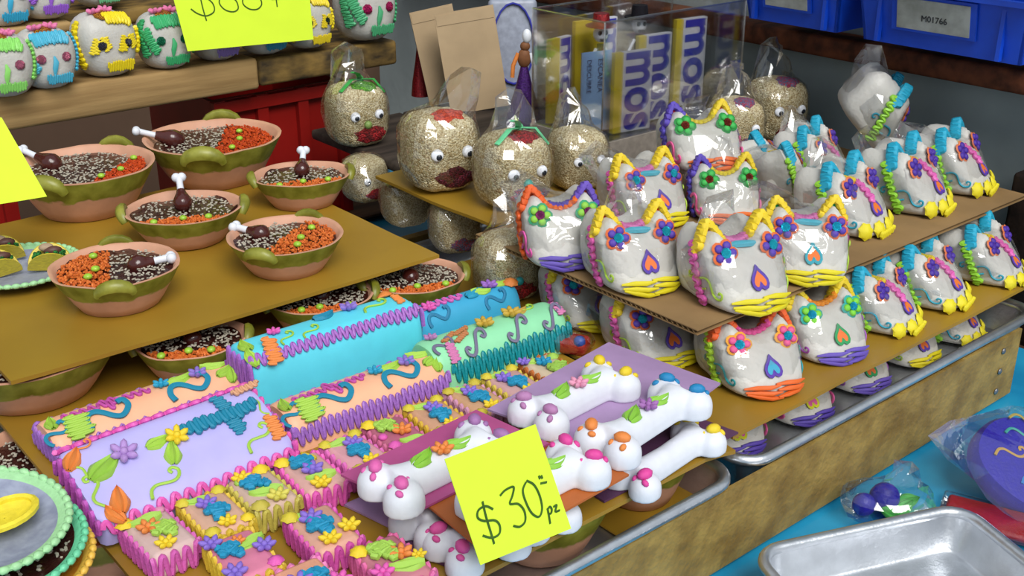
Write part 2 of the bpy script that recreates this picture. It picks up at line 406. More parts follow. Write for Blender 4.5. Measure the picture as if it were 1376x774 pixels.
# wooden shelf planks at the upper left
M_pl = wood('shelf_plank', '#b0905f', '#8a6c43', (6, 70, 70))
M_pl2 = wood('dirty_plank', '#8a6e3a', '#3d3222', (30, 60, 60))
plank_obj('shelf_plank', .05, .607, 1.174, 1.32, ZPL - .036, ZPL, M_pl, 'pale wooden shelf plank carrying the row of painted sugar skulls')
plank_obj('shelf_plank', .609, .80, 1.176, 1.32, ZPL - .034, ZPL - .004, M_pl2, 'stained darker plank butted against the pale skull shelf')
zz = atv(0, 40, 1.235).z
plank_obj('shelf_plank', .15, uvz(0, 0).x + atv(97, 24, 1.235).dot(U), 1.235, 1.34, zz - .012, zz, M_pl, 'thin upper shelf board ending beside the yellow sugar skull')
p_ = atv(235, 0, 1.30)
plank_obj('shelf_plank', .40, .62, 1.30, 1.40, p_.z - .022, p_.z - .004, M_pl2, 'rough upper board behind the thin shelf board')
for (u_, v_) in ((.13, 1.29), (.7, 1.29)):
    pass
# red plastic crates in the dark below the shelf
M_red = mat('red_plastic', '#8e1712', .35, .5, .1, 15)
def red_crate(u0, u1, v0, z0, z1, label):
    t = thing('red_crate', label, 'crate', uvz((u0 + u1) / 2, v0 + .09, z0), ROT); L = u1 - u0; h = z1 - z0
    MB().box((0, 0, .004), (L, .18, .008)).obj('base', M_red, t, False)
    for s in (-1, 1):
        MB().box((0, s * .087, h / 2), (L, .006, h)).obj('side_wall', M_red, t, False)
        MB().box((s * (L / 2 - .003), 0, h / 2), (.006, .168, h)).obj('end_wall', M_red, t, False)
    n = max(2, int(L / .05))
    for k in range(n + 1): MB().box((-L / 2 + .008 + k * (L - .016) / n, -.094, h / 2), (.014, .008, h)).obj('rib', M_red, t, False)
    MB().box((0, -.094, h - .008), (L, .012, .014)).obj('rim', M_red, t, False)
red_crate(.56, .74, 1.21, -.085, .085, 'dark red ribbed plastic crate below the stained plank')
red_crate(.22, .33, 1.21, -.085, .085, 'red plastic crate in the dark below the pale plank')
M_inner = M_tw  # inner board has the same brown wood as the table
plank_obj('inner_board', .05, .86, 1.17, 1.40, -.0895, -.0855, M_inner, 'brown inner board below the shelf where the red crates stand')
# ---------------------------------------------------------------- clay bowls of mole and rice
def glaze_mat():
    m = mat('glazed_clay', '#cf9a7e', .55, .4, .06, 60, .1, 150); nt = m.node_tree; n = nt.nodes; b = n['Principled BSDF']
    src = b.inputs['Base Color'].links[0].from_socket
    at_ = n.new('ShaderNodeAttribute'); at_.attribute_name = 'glaze'
    nz = n.new('ShaderNodeTexNoise'); nz.inputs['Scale'].default_value = 70; nz.inputs['Detail'].default_value = 3
    tc = [x for x in n if x.type == 'TEX_COORD'][0]; nt.links.new(tc.outputs['Object'], nz.inputs[0])
    ad = n.new('ShaderNodeMath'); ad.operation = 'MULTIPLY_ADD'; ad.inputs[1].default_value = .5
    nt.links.new(nz.outputs['Fac'], ad.inputs[0]); nt.links.new(at_.outputs['Fac'], ad.inputs[2])
    r = n.new('ShaderNodeValToRGB'); r.color_ramp.elements[0].position = .66; r.color_ramp.elements[1].position = .74
    nt.links.new(ad.outputs[0], r.inputs[0])
    g = n.new('ShaderNodeValToRGB'); g.color_ramp.elements[0].color = lin('#6a6a15'); g.color_ramp.elements[1].color = lin('#969638')
    g.color_ramp.elements[0].position = .3; g.color_ramp.elements[1].position = .7
    nt.links.new(nz.outputs['Fac'], g.inputs[0])
    mx = n.new('ShaderNodeMix'); mx.data_type = 'RGBA'
    nt.links.new(r.outputs[0], mx.inputs[0]); nt.links.new(src, mx.inputs[6]); nt.links.new(g.outputs[0], mx.inputs[7]); nt.links.new(mx.outputs[2], b.inputs['Base Color'])
    return m
M_clay = glaze_mat()
M_glz = mat('olive_glaze', '#96953a', .4, .5, .2, 60, .15, 150, col2='#6a6a18')
M_mole = mat('mole_sauce', '#3b1714', .25, .6, .15, 90, .5, 220)
M_meat = mat('mole_meat', '#4a1d18', .2, .6, .1, 90, .3, 150)
M_rice = mat('orange_rice', '#e07a35', .5, .4, .2, 300, .3, 500, col2='#c05a22')
M_rred = mat('red_rice', '#d1501c', .45, .4, .2, 300, .3, 500, col2='#a83410')
M_seed = mat('sesame_seed', '#c9c0ae', .5, .4, .2, 300)
M_pea = mat('green_pea', '#a0cc3c', .35, .5, .1, 200)
M_bone = mat('white_icing', '#dcdee6', .5, .4, .03, 100, .1, 200)
def bowl(px, py, z, Rr, h, ang, label, red=False, split=0., oval=1., bone=(.5, .35), handles=True, lvl=.83, rice_ok=True, group=None, nseed=150, stick=True):
    """ang: world direction (degrees) of the mole half; handles sit across it"""
    p = at(px, py, z); t = thing('clay_bowl', label, 'bowl', (p.x, p.y, z), math.radians(ang), group); rr = random.Random(label)
    N = 44; seed = Vector((rr.random() * 9, rr.random() * 9, 0))
    prof = [(.0, .0, 0), (.56, .0, 0), (.62, .03, 0), (.72, .25, .05), (.80, .46, .33), (.90, .72, .75), (.985, .96, .9), (.995, 1., .3), (.96, 1.01, 0), (.925, .97, 0), (.86, .8, 0), (.8, .66, 0), (0, .62, 0)]
    b = MB(); at_ = []
    for q, (r_, z_, g) in enumerate(prof):
        for k in range(N):
            a = 2 * math.pi * k / N; wv = 1 + .022 * noise.noise(Vector((math.cos(a) * 2.2, math.sin(a) * 2.2, 0)) + seed) * (r_ > .5) + .008 * noise.noise(Vector((math.cos(a) * 8, math.sin(a) * 8, 3)) + seed) * (r_ > .8)
            zw = 1 + (.05 * noise.noise(Vector((math.cos(a) * 1.5, math.sin(a) * 1.5, 5)) + seed) if z_ > .5 else 0)
            b.v.append((r_ * Rr * math.cos(a) * wv * oval, r_ * Rr * math.sin(a) * wv, z_ * h * zw)); at_.append(g)
    for q in range(len(prof) - 1):
        for k in range(N):
            l = (k + 1) % N; b.f.append((q * N + k, q * N + l, (q + 1) * N + l, (q + 1) * N + k)); b.m.append(0)
    me = b.mesh('bowl_body', M_clay); A = me.attributes.new('glaze', 'FLOAT', 'POINT'); A.data.foreach_set('value', at_)
    link('bowl_body', me, t)
    if handles:
        for s in (-1, 1):
            b = MB(); w = .30 * Rr; pts = []
            for i in range(9):
                a = math.pi * i / 8
                pts.append((math.cos(a) * w * .9, s * (Rr * .95 + math.sin(a) * Rr * .07), h * (.80 + .26 * math.sin(a))))
            b.tube(pts, [.045 * Rr * (1 + .75 * math.sin(math.pi * i / 8)) for i in range(9)], 8, flat=1.35)
            b.obj('handle', M_glz, t)
    zf = h * lvl; ri = Rr * .875
    def inside(x, y): return (x / oval) ** 2 + y ** 2 < ri * ri
    # mole surface
    b = MB(); vs = [(0, 0, zf + .001)]; fs = []; K = 7
    for j in range(1, K + 1):
        for k in range(28):
            a = 2 * math.pi * k / 28; r_ = ri * 1.02 * j / K; x, y = r_ * math.cos(a) * oval, r_ * math.sin(a)
            vs.append((x, y, zf + .0018 * noise.noise(Vector((x, y, seed.x)) * 90) + .004 * (j == K) * noise.noise(Vector((x, y, seed.y)) * 120)))
    for k in range(28):
        l = (k + 1) % 28; fs.append((0, 1 + k, 1 + l))
        for j in range(K - 1): c = 1 + j * 28; fs.append((c + k, c + 28 + k, c + 28 + l, c + l))
    b.add(vs, fs).obj('mole', M_mole, t)
    # rice: heaped grains over the -x side
    if rice_ok:
        b = MB(); cnt = int(900 * (Rr / .047) ** 1.5)
        for i in range(cnt):
            x = rr.uniform(-ri * oval, ri * split); y = rr.uniform(-ri, ri)
            if not inside(x * 1.03, y * 1.03) or x > ri * (split + .06 * math.sin(y * 300)): continue
            q = Matrix.Rotation(rr.uniform(0, 6.3), 4, 'Z') @ Matrix.Rotation(rr.uniform(-.7, .7), 4, 'Y')
            b.ball((x, y, zf + rr.uniform(.0, .0035)), (.0017, .001, .001), 5, 3, 0, q)
        tag(b.obj('rice', M_rred if red else M_rice, t), kind='stuff')
        for i in range(3):
            a = rr.uniform(-1.1, 1.1) + (i - 1) * .5; x = ri * min(split - .16, -.35 + rr.uniform(-.12, .05)) if split > -.2 else -ri * rr.uniform(.55, .75); y = ri * (i - 1) * .5 + rr.uniform(-.1, .1) * ri
            MB().ball((x, y, zf + .005), (.0035, .0033, .0024), 9, 6).obj('pea', M_pea, t)
    b = MB()
    for i in range(int(nseed * 1.7)):
        x = rr.uniform(ri * split, ri * oval * .93); y = rr.uniform(-ri, ri)
        if not inside(x * 1.07, y * 1.07): continue
        b.ball((x, y, zf + .0022), (.0016, .0009, .0006), 5, 3, 0, Matrix.Rotation(rr.uniform(0, 6.3), 4, 'Z') @ Matrix.Rotation(rr.uniform(-.3, .3), 4, 'Y'))
    tag(b.obj('sesame_seeds', M_seed, t), kind='stuff')
    # drumstick
    if stick:
        el = bone[1]; d = Vector((math.cos(el), 0, math.sin(el))); s0 = Vector((ri * (bone[0] - .35), 0, zf + .002)); Lm = Rr * .42; zf -= .002
        d = Matrix.Rotation(rr.uniform(-.25, .25), 3, 'Z') @ d
        pts = [s0 + d * (Lm * k / 7) for k in range(8)]
        dm = MB().tube(pts, [k_ * (Rr / .047) ** .6 for k_ in (.002, .0062, .0075, .0079, .007, .0056, .0042, .0034)], 10).obj('drumstick', M_meat, t)
        b = MB(); e = pts[-1]; Lb = Rr * .26
        b.tube([e - d * .004, e + d * Lb * .5, e + d * Lb], [.0032, .0029, .0034], 8)
        sd = d.cross(Z).normalized()
        for s in (-1, 1): b.ball(e + d * Lb + sd * (.0024 * s), .0042, 8, 6)
        b.obj('bone_end', M_bone, dm)
    return t
GB = 'clay bowls on the raised golden card'
def wa(ix, iy):  # world angle of an image direction on a level surface, near frame centre-left
    a = at(300, 300, ZA1); b2 = at(300 + ix, 300 + iy, ZA1); d = b2 - a; return math.degrees(math.atan2(d.y, d.x))
bowl(120, 281, ZA1, .066, .046, wa(-60, -4), 'large clay bowl with narrow rice strip, tucked behind the neon note', True, split=-.5, oval=1., bone=(.75, .3), nseed=330)
bowl(292, 240, ZA1, .071, .046, wa(-60, 2), 'large clay bowl with red rice under the shelf plank', True, split=-.1, bone=(.8, .3), nseed=220, oval=.97)
bowl(408, 273, ZA1, .047, .030, wa(-8, -40), 'small clay bowl by the end of the golden card, beside the dark board', split=-.35, bone=(.4, .6), oval=.92)
bowl(252, 322, ZA1, .052, .031, wa(-3, -40), 'small clay bowl with upright drumstick amid the other bowls on the card', split=-.45, bone=(.3, .7), oval=.92)
bowl(387, 360, ZA1, .048, .030, wa(-60, -6), 'clay bowl with plain pink rim at the golden card edge, bone to one side', split=.05, bone=(.7, .15))
bowl(162, 406, ZA1, .049, .032, wa(60, -6), 'clay bowl with rice beside the plate of tacos', split=-.1, bone=(.55, .1))
bowl(556, 412, ZA0, .046, .030, wa(-15, -60), 'clay bowl of mole behind the narrow blue coffin', split=-.45, bone=(.2, .1), oval=.9, nseed=240)
bowl(432, 440, ZA0, .046, .031, wa(-15, -60), 'clay bowl of mole half hidden behind the bright blue coffin', split=-.5, bone=(.2, .1), oval=.9, nseed=260)
bowl(262, 500, ZA0, .043, .030, wa(0, -60), 'clay bowl of mole in the shade under the raised golden card', split=-.45, bone=(.2, .15), oval=.9, nseed=240)
bowl(48, 524, ZA0, .066, .039, wa(-60, -4), 'large clay bowl propping up the raised golden card', True, split=-.4, nseed=150, stick=False, handles=False)
bowl(858, 664, ZTR + .0022, .037, .040, wa(-30, -50), 'clay bowl in the tray below the sugar bones, near the tray corner', split=.9, stick=False, handles=False, nseed=20, group=None)
bowl(726, 728, ZTR + .0022, .047, .040, wa(-30, -50), 'clay bowl in the tray below the neon price note', split=.9, stick=False, handles=False, nseed=20)
bowl(140, 752, ZTR + .0022, .045, .040, wa(-30, -50), 'dark clay bowl in the tray beside the stacked plates', split=-.6, stick=False, handles=False, nseed=260)
bowl(72, 668, ZTR + .0022, .045, .040, wa(-30, -50), 'dark clay bowl in shadow behind the stacked plates', split=-.6, stick=False, handles=False, nseed=260)
# ---------------------------------------------------------------- candy coffins
class Loaf:
    """long candy: cross-section function of s in [-1,1], -1 front foot, 0 crown, 1 back foot"""
    def __init__(s, L, W_, H_, top=.6, e=3.2, end=.006):
        s.L, s.W, s.H, s.top, s.e, s.end = L, W_, H_, top, e, end
    def yz(s, q):
        # superellipse arch, sides kept upright by exponent e
        a = math.pi / 2 * (1 + q) - 0  # 0..pi
        c, d = -math.cos(a), math.sin(a)
        y = math.copysign(abs(c) ** (2 / s.e), c) * s.W / 2; z = abs(d) ** (2 / s.e) * s.H
        y *= 1 - (1 - s.top) * (z / s.H) * .5
        return y, z
    def P(s, x, q, off=0.):
        y, z = s.yz(q); y1, z1 = s.yz(max(-1, q - .02)); y2, z2 = s.yz(min(1, q + .02))
        n = Vector((0, -(z2 - z1), (y2 - y1))); n.normalize()
        return Vector((x, y, z)) + n * off, n
    def body(s, parent, m):
        b = MB(); rings = []; K = 25
        for (x, sc) in ((-s.L / 2, .88), (-s.L / 2 + s.end * .4, .97), (-s.L / 2 + s.end, 1), (0, 1), (s.L / 2 - s.end, 1), (s.L / 2 - s.end * .4, .97), (s.L / 2, .88)):
            rings.append([(x, s.yz(-1 + 2 * k / (K - 1))[0] * sc, s.yz(-1 + 2 * k / (K - 1))[1] * (sc + 1) / 2) for k in range(K)])
        b.loft(rings); return b.obj('body', m, parent)
    def zig(s, parent, col, x0, x1, q0, q1, step, r, name='icing_zigzag', rnd=.25, seed=1):
        rr = random.Random(seed); n = int(abs(x1 - x0) / step); qm, qd = (q0 + q1) / 2, (q1 - q0) / 2
        pts = wave(n, lambda t_, w: s.P(x0 + (x1 - x0) * t_, qm + qd * w, r * .8)[0], 6, .6, rnd, rr)
        MB().tube(pts, r, 6).obj(name, icing(col), parent)
    def endzig(s, parent, col, side, z0, z1, step, r):
        hw = s.W * .44; n = int(2 * hw / step)
        pts = wave(n, lambda t_, w: (side * (s.L / 2 + r * .5), -hw + 2 * hw * t_, (z0 + z1) / 2 + (z1 - z0) / 2 * w), 6, .6, .12)
        MB().tube(pts, r, 6, up=(1, 0, 0)).obj('icing_zigzag', icing(col), parent)
    def d(s, parent, kind, cols, x, q, size, spin=0, sy=1., sz=1., name=None):
        p, n = s.P(x, q); return deco(parent, kind, cols, fr(p, n, spin, size, sy=sy, sz=sz), name)
PU, PK, TE, LI, OR, YE, LAV, MAG = '#a566bf', '#e35fb4', '#1b86a6', '#a9d24d', '#e98a42', '#efd02f', '#8d74c9', '#c553a6'
CY, DT, OC, BR = '#2a9fc4', '#0f8e97', '#c9a63f', '#c07a4a'
GC = None
def coffin(px, py, z, L, W_, H_, rz, label, col, top, e, tilt=0, name='candy_coffin'):
    p = at(px, py, z); t = thing(name, label, 'candy', (p.x, p.y, z), ROT + math.radians(rz), GC, (tilt, 0))
    lo = Loaf(L, W_, H_, top, e); lo.body(t, mat('candy_' + col.strip('#'), col, .45, .4, .03, 60, .06, 150)); return t, lo
def scroll_coffin(px, py, rz, L, label):
    t, lo = coffin(px, py, ZA0, L, .048, .025, rz, label, '#f4b690', .75, 2.8)
    lo.zig(t, '#9f6bc0', -L / 2, L / 2, -.93, -.62, .0027, .0014, seed=px)
    lo.zig(t, '#9f6bc0', -L / 2, L / 2, .9, .6, .0045, .0016, seed=px + 1)
    lo.endzig(t, '#9f6bc0', -1, .003, .018, .0033, .0016); lo.endzig(t, '#9f6bc0', 1, .003, .018, .0033, .0016)
    for x in (-.2, .24): lo.d(t, 'two', TE, x * L, -.27, .0155, .1, sz=.6)
    lo.d(t, 'two', TE, -.46 * L, -.3, .010, .6, sz=.6); lo.d(t, 'ripple', LI, -.36 * L, -.3, .0095, 1.57, sy=1.6)
    lo.zig(t, MAG, -.4 * L, .05 * L, -.02, .07, .003, .0012, 'icing_braid', seed=px + 2)
    lo.zig(t, MAG, -.2 * L, -.13 * L, -.14, .2, .003, .0012, 'icing_braid', seed=px + 3)
    lo.d(t, 'flower', CY, .12 * L, .02, .0065); lo.d(t, 'leaf', LI, .22 * L, .02, .010, .2); lo.d(t, 'flower', LAV, .32 * L, .0, .0075)
    lo.d(t, 'leaf', LI, .43 * L, .12, .009, -.6); lo.d(t, 'leaf', LI, .45 * L, -.12, .008, .5); lo.d(t, 'leaf', LI, .47 * L, -.3, .007, 1.2); lo.d(t, 'leaf', LI, -.46 * L, .0, .008, 1.4)
    return t, lo
scroll_coffin(195, 572, 1, .135, 'peach candy coffin with blue scrolls behind the lavender coffin')
scroll_coffin(484, 552, -1, .128, 'peach candy coffin with blue scrolls in front of the bright blue coffin')
# lavender, broad and low, tipped a little to the front
pl_ = uvz(.233, .606, .0165)
t, lo = coffin(232, 655, .004, .130, .068, .020, 2, 'lavender candy coffin with teal cross and pink braided edge', '#b9b1ea', .95, 5, tilt=math.radians(22))
t.location = pl_
L = lo.L
lo.zig(t, PK, -L / 2, L / 2, -.80, -.52, .0042, .0018, 'icing_braid', seed=5)
lo.zig(t, PK, -L / 2, L / 2, .62, .8, .0042, .0018, 'icing_braid', seed=6)
lo.endzig(t, '#c95fc0', -1, .002, .018, .0040, .0019); lo.endzig(t, PK, 1, .002, .018, .0040, .0019)
def flat(kind, col, x, y, size, spin=0, sy=1., nm=None): deco(t, kind, col, fr((x * L, y, lo.H - .0003), (0, 0, 1), spin, size, sy=sy), nm)
flat('ruffle', TE, .25, .010, .026, 0, .40, 'icing_cross'); flat('ruffle', TE, .30, .010, .017, 1.57, .55, 'icing_cross')
flat('flower', YE, .01, .008, .0085); flat('leaf', LI, -.05, -.002, .0095, 1.2); flat('leaf', LI, -.08, .010, .0085, .2)
flat('leaf', '#9bc94a', -.36, .006, .0125, .5); flat('flower', '#b48ed0', -.25, .010, .0095)
flat('tendril', LI, -.16, -.022, .013, .2); flat('tendril', LI, .36, -.016, .013, .35); flat('tendril', LI, -.44, -.008, .012, 1.2); flat('tendril', LI, -.45, .006, .010, -1.2)
flat('leaf', OR, -.38, -.020, .010, 1.3); flat('leaf', OR, -.43, -.028, .008, 1.9); flat('leaf', OR, -.46, .020, .009, .9); flat('tendril', OR, -.40, .025, .008, .2)
flat('ripple', OR, .46, -.012, .010, 1.4, .8); flat('ripple', '#d9a07a', .46, .026, .010, .1, .5); flat('tendril', LI, .47, .008, .008, 1.5)
# bright blue, tall side
t, lo = coffin(444, 502, ZA0, .146, .046, .044, -1, 'bright blue candy coffin with tall plain side and purple fringe', '#5fd6ea', .9, 4.2)
L = lo.L
lo.zig(t, PU, -L / 2, L * .49, -.55, -.27, .0028, .0014, seed=21); lo.endzig(t, PU, -1, .014, .040, .0038, .0017); lo.endzig(t, PU, 1, .014, .038, .0038, .0017)
lo.d(t, 'ripple', OR, -.37 * L, -.3, .011, 1.4, sy=.9); lo.d(t, 'ripple', OR, .44 * L, .0, .008, 1.4, sy=.7); lo.d(t, 'rosette', OR, .42 * L, .25, .006)
lo.d(t, 'tendril', LI, .3 * L, .0, .013, .1); lo.d(t, 'tendril', LI, -.12 * L, -.08, .010, .3); lo.d(t, 'tendril', LI, -.25 * L, -.06, .010, .5); lo.d(t, 'leaf', LI, -.46 * L, .0, .009, 1.5)
lo.d(t, 'flower', PK, -.28 * L, .05, .006); lo.d(t, 'leaf', TE, .02 * L, .12, .010, .2); lo.d(t, 'flower', LAV, .17 * L, .1, .008); lo.d(t, 'leaf', LI, -.48 * L, -.3, .008, 1.7)
# mint green
t, lo = coffin(660, 484, ZA0, .125, .050, .032, -2, 'mint green candy coffin with grey scrolls and teal fringe', '#92dcaa', .7, 2.8)
L = lo.L
lo.zig(t, DT, -L * .42, L / 2, -.95, -.62, .0028, .0014, seed=31); lo.endzig(t, DT, 1, .003, .02, .0038, .0016)
for x in (-.2, .12, .4): lo.d(t, 'ess', '#75708c', x * L, -.36, .0125, .3, sy=1.1, sz=.8)
lo.d(t, 'two', '#75708c', -.4 * L, -.2, .010, .3, sz=.6); lo.d(t, 'ripple', '#d981b4', -.38 * L, -.42, .008, 1.5, sy=.9); lo.d(t, 'ripple', '#d981b4', .48 * L, -.2, .007, 1.5, sy=.9)
for (x, q) in ((-.33, -.02), (-.22, .02), (-.26, -.12)): lo.d(t, 'ripple', BR, x * L, q, .0085, R.uniform(-.6, .6), sy=.45)
lo.d(t, 'flower', OC, -.05 * L, .0, .0085); lo.d(t, 'flower', OC, .17 * L, .02, .009); lo.d(t, 'tendril', LI, .3 * L, .02, .010, .2); lo.d(t, 'leaf', '#c3a04a', .25 * L, .05, .008, .2); lo.d(t, 'flower', '#b37fb5', -.42 * L, .1, .006)
# narrow blue at the back
t, lo = coffin(616, 440, ZA0, .108, .038, .028, -2, 'narrow mid-blue candy coffin with pink braid behind the green one', '#3ea5cf', .7, 2.8)
L = lo.L
lo.zig(t, '#d868b8', -L * .45, .02 * L, -.12, .03, .0032, .0014, 'icing_braid', seed=41); lo.d(t, 'flower', PK, -.3 * L, -.12, .007)
lo.d(t, 'leaf', CY, .12 * L, -.05, .009, .4); lo.d(t, 'leaf', LI, .2 * L, -.05, .0085, -.5); lo.d(t, 'flower', '#9d6bc4', .3 * L, .0, .008); lo.d(t, 'leaf', LI, .42 * L, .0, .008, .1); lo.d(t, 'rosette', OR, .48 * L, -.1, .006)
for x in (-.25, .28): lo.d(t, 'two', '#1e7ba6', x * L, -.5, .011, .2, sz=.6)
# ---------------------------------------------------------------- small candy bars
def bar(u_, v_, label, base, side, top, rz=0, L=.044, W_=.0285, H_=.018, ends=None, z=ZA0, seed=0):
    p = uvz(u_, v_); t = thing('candy_bar', label, 'candy', (p.x, p.y, z), ROT + math.pi / 2 + math.radians(rz), 'small decorated candy bars')
    rr = random.Random(label)
    MB().rbox((L, W_, H_), .004, seg=2).obj('body', mat('bar_' + base.strip('#'), base, .5, .35, .06, 90, .1, 200), t)
    def fringe(pts_of, n, col, nm='icing_fringe'):
        pts = wave(n, lambda t_, w: (*pts_of(t_), H_ / 2 + (H_ / 2 - .0018) * w), 6, .6, .08, rr)
        MB().tube(pts, .0018, 6, up=(.3, .3, 1)).obj(nm, icing(col), t)
    hl, hw = L / 2, W_ / 2
    fringe(lambda s: (-hl + L * s, hw), int(L / .0033), side); fringe(lambda s: (-hl + L * s, -hw), int(L / .0033), side)
    fringe(lambda s: (-hl, -hw + W_ * s), int(W_ / .0033), ends or side); fringe(lambda s: (hl, -hw + W_ * s), int(W_ / .0033), ends or side)
    for (kind, cols, x, y, size, spin) in top: deco(t, kind, cols, fr((x * L, y * W_, H_ - .0004), (0, 0, 1), spin, size * .84))
    return t
CB, PF, LG = '#2193bd', '#8a6fd0', '#a6cf55'
def std(rr, a=CB, f=PF, leaf=LG, o=YE, corner='#d9c63a'):
    # local -x end lies toward the aisle, +x end toward the back
    return [('cluster', a, -.08, .0, .0105, rr.uniform(-.4, .4)), ('flower', f, .18, rr.uniform(-.1, .2), .0085, rr.random()), ('leaf', leaf, .36, .15, .0095, 1.2 + rr.uniform(-.5, .5)),
            ('flower', o, -.37, .0, .0075, .4), ('rosette', corner, -.44, .38, .005, 0), ('rosette', corner, .43, -.38, .005, 0), ('rosette', corner, .43, .42, .005, 0), ('rosette', o, -.42, -.40, .0045, 0)]
TAN, PNK, MRN, PCH = '#d8ab93', '#d98fae', '#b8607f', '#f0b492'
r1 = random.Random(3)
bars = [
 (213, 712, 'pink-fringed candy bar touching the lavender coffin corner, green and orange leaves on top', '#d3b3ae', '#cf5fae', [('cluster', LG, -.05, -.1, .0105, .4), ('flower', OR, .12, .12, .009, 0), ('leaf', LG, .34, .05, .012, 1.5), ('flower', YE, -.34, .1, .008, 0), ('rosette', YE, .43, .42, .006, 0), ('dot', PNK, .43, -.35, .004, 0)]),
 (288, 684, 'tan candy bar with yellow fringe, purple flower over a blue cross', TAN, '#d8b93a', std(r1)),
 (347, 655, 'greyish candy bar with olive fringe and a big green leaf', '#cfb0a0', '#c2b552', [('cluster', CB, .12, .05, .0105, .9), ('leaf', LG, -.12, .0, .0125, 1.3), ('flower', YE, .36, .2, .008, .2), ('flower', '#d9cf5a', -.36, -.1, .009, .2), ('rosette', '#c8b84a', -.4, .36, .006, 0), ('rosette', YE, .42, -.3, .006, 0), ('dot', LG, .3, .3, .004, 0)]),
 (412, 634, 'pink-fringed candy bar, blue cross above purple flower and green leaf', '#d9a79e', PK, [('cluster', CB, .2, .05, .011, .3), ('flower', PF, -.02, .0, .0095, .4), ('leaf', LG, -.2, -.05, .0115, 1.4), ('flower', YE, -.4, .1, .0085, 0), ('rosette', YE, .42, .4, .006, 0), ('leaf', '#d9c63a', .36, -.2, .008, .3)]),
 (480, 603, 'pink candy bar with blue cross, just behind the magenta card', '#dd9fa8', '#d86bb4', std(r1)),
 (532, 580, 'maroon-pink candy bar with pale green cross and orange flower', '#b7667f', '#c9698f', [('cluster', LG, .2, .1, .0105, .5), ('flower', OR, -.02, -.1, .009, .4), ('leaf', LG, -.3, -.1, .010, 1.3), ('rosette', YE, .43, .4, .006, 0), ('rosette', PK, -.3, .35, .005, 0), ('dot', PK, .0, .4, .004, 0)]),
 (588, 556, 'tan candy bar with yellow edge before the mint coffin fringe', '#d3a080', '#d3ad36', std(r1)),
 (642, 532, 'brownish candy bar with olive rosettes along the mint coffin', '#cfa07a', '#c98fae', std(r1, corner='#c9b63a')),
 (692, 512, 'rosy candy bar with yellow strip before the mint coffin end', '#cfa2a0', '#cdb748', std(r1)),
 (742, 492, 'pale candy bar with rust orange fringe and green cross', '#d6c0a2', '#b9692f', [('cluster', '#9cc552', -.15, -.1, .0115, .6), ('flower', CB, .2, .05, .0085, .4), ('leaf', LG, .36, .2, .009, 1.2), ('flower', PF, .42, .45, .007, 0), ('rosette', LG, .3, -.4, .005, 0)]),
 (323, 738, 'rose candy bar with two blue crosses and purple corner flowers', '#d97f9c', '#d9b83a', [('cluster', CB, .1, .18, .010, .6), ('leaf', LG, .15, -.25, .011, 1.9), ('flower', OR, .25, -.05, .006, 0), ('flower', PF, .38, .42, .0085, 0), ('flower', PF, -.05, -.42, .0085, 0), ('flower', PF, -.35, .4, .009, 0), ('rosette', PK, -.4, -.4, .005, 0)]),
 (440, 702, 'candy bar with thick magenta fringe and yellow flowers', '#d9a38f', '#cf55a8', [('cluster', CB, -.02, .05, .0115, .2), ('flower', PF, .22, .1, .0095, .4), ('leaf', LG, .38, .25, .009, .8), ('flower', YE, -.33, .1, .0085, 0), ('flower', YE, -.22, -.42, .0085, 0), ('rosette', '#d9c63a', .42, .42, .006, 0)]),
 (388, 766, 'peach candy bar with purple flowers beside the magenta-fringed one', '#eea98a', '#df7fb4', [('cluster', CB, .0, -.1, .0115, .4), ('flower', PF, .05, .22, .010, .4), ('leaf', LG, -.12, .42, .012, 1.6), ('flower', PK, -.2, -.4, .0095, 0), ('rosette', YE, -.4, -.2, .006, 0)]),
 (512, 762, 'dusky rose candy bar with orange leaf at the gold card edge', '#c47a88', '#d9679f', [('cluster', LG, .15, .05, .0115, .4), ('flower', OR, .0, -.2, .009, .4), ('leaf', LG, -.22, -.1, .0125, 1.2), ('rosette', YE, .36, .42, .006, 0), ('flower', PK, -.2, .4, .0085, 0), ('flower', YE, -.15, -.46, .006, 0)]),
]
SPOT = [(.194, .548), (.2285, .546), (.2615, .550), (.295, .547), (.3295, .549), (.363, .551), (.398, .553), (.434, .555), (.469, .555), (.505, .555), (.2215, .498), (.269, .491), (.2375, .450), (.2825, .440)]
for sp_, b_ in zip(SPOT, bars): bar(*sp_, *b_[2:], rz=R.uniform(-4, 4))
# ---------------------------------------------------------------- coloured cards and sugar bones
M_lil = mat('lilac_card', '#a98bb5', .6, .4, .08, 30, .1, 300); M_dpu = mat('plum_card', '#5b3657', .6, .4, .08, 30, .1, 300)
M_orc = mat('rust_card', '#b4612a', .6, .4, .08, 30, .1, 300); M_mgc = mat('magenta_card', '#b24f86', .6, .4, .08, 30, .1, 300)
ZB = .026
def pcard(name, pts, z, m, label, **k):
    return sheet(name, [at(x, y, z) for x, y in pts], .0015, m, label, 'card', nx=6, ny=6, **k)
pcard('lilac_card', [(835, 617), (968, 517), (818, 462), (655, 552)], ZB, M_lil, 'lilac card with two white sugar bones on top')
pcard('plum_card', [(812, 676), (992, 583), (860, 535), (700, 606)], ZA0 + .0005, M_dpu, 'dark plum card under the yellow-tipped bone')
pcard('plum_card', [(622, 772), (772, 700), (690, 660), (520, 728)], ZA0 + .0005, M_dpu, 'dark plum card under the neon price note')
pcard('rust_card', [(655, 748), (845, 640), (745, 590), (563, 672)], ZB, M_orc, 'rust orange card behind the neon price note')
pcard('magenta_card', [(560, 690), (738, 598), (640, 553), (458, 640)], ZB + .002, M_mgc, 'magenta card with a sugar bone next to the candy bars')
pcard('lilac_card', [(548, 722), (660, 668), (570, 634), (462, 680)], ZA0 + .0005, M_lil, 'greyed lilac card below the magenta card')
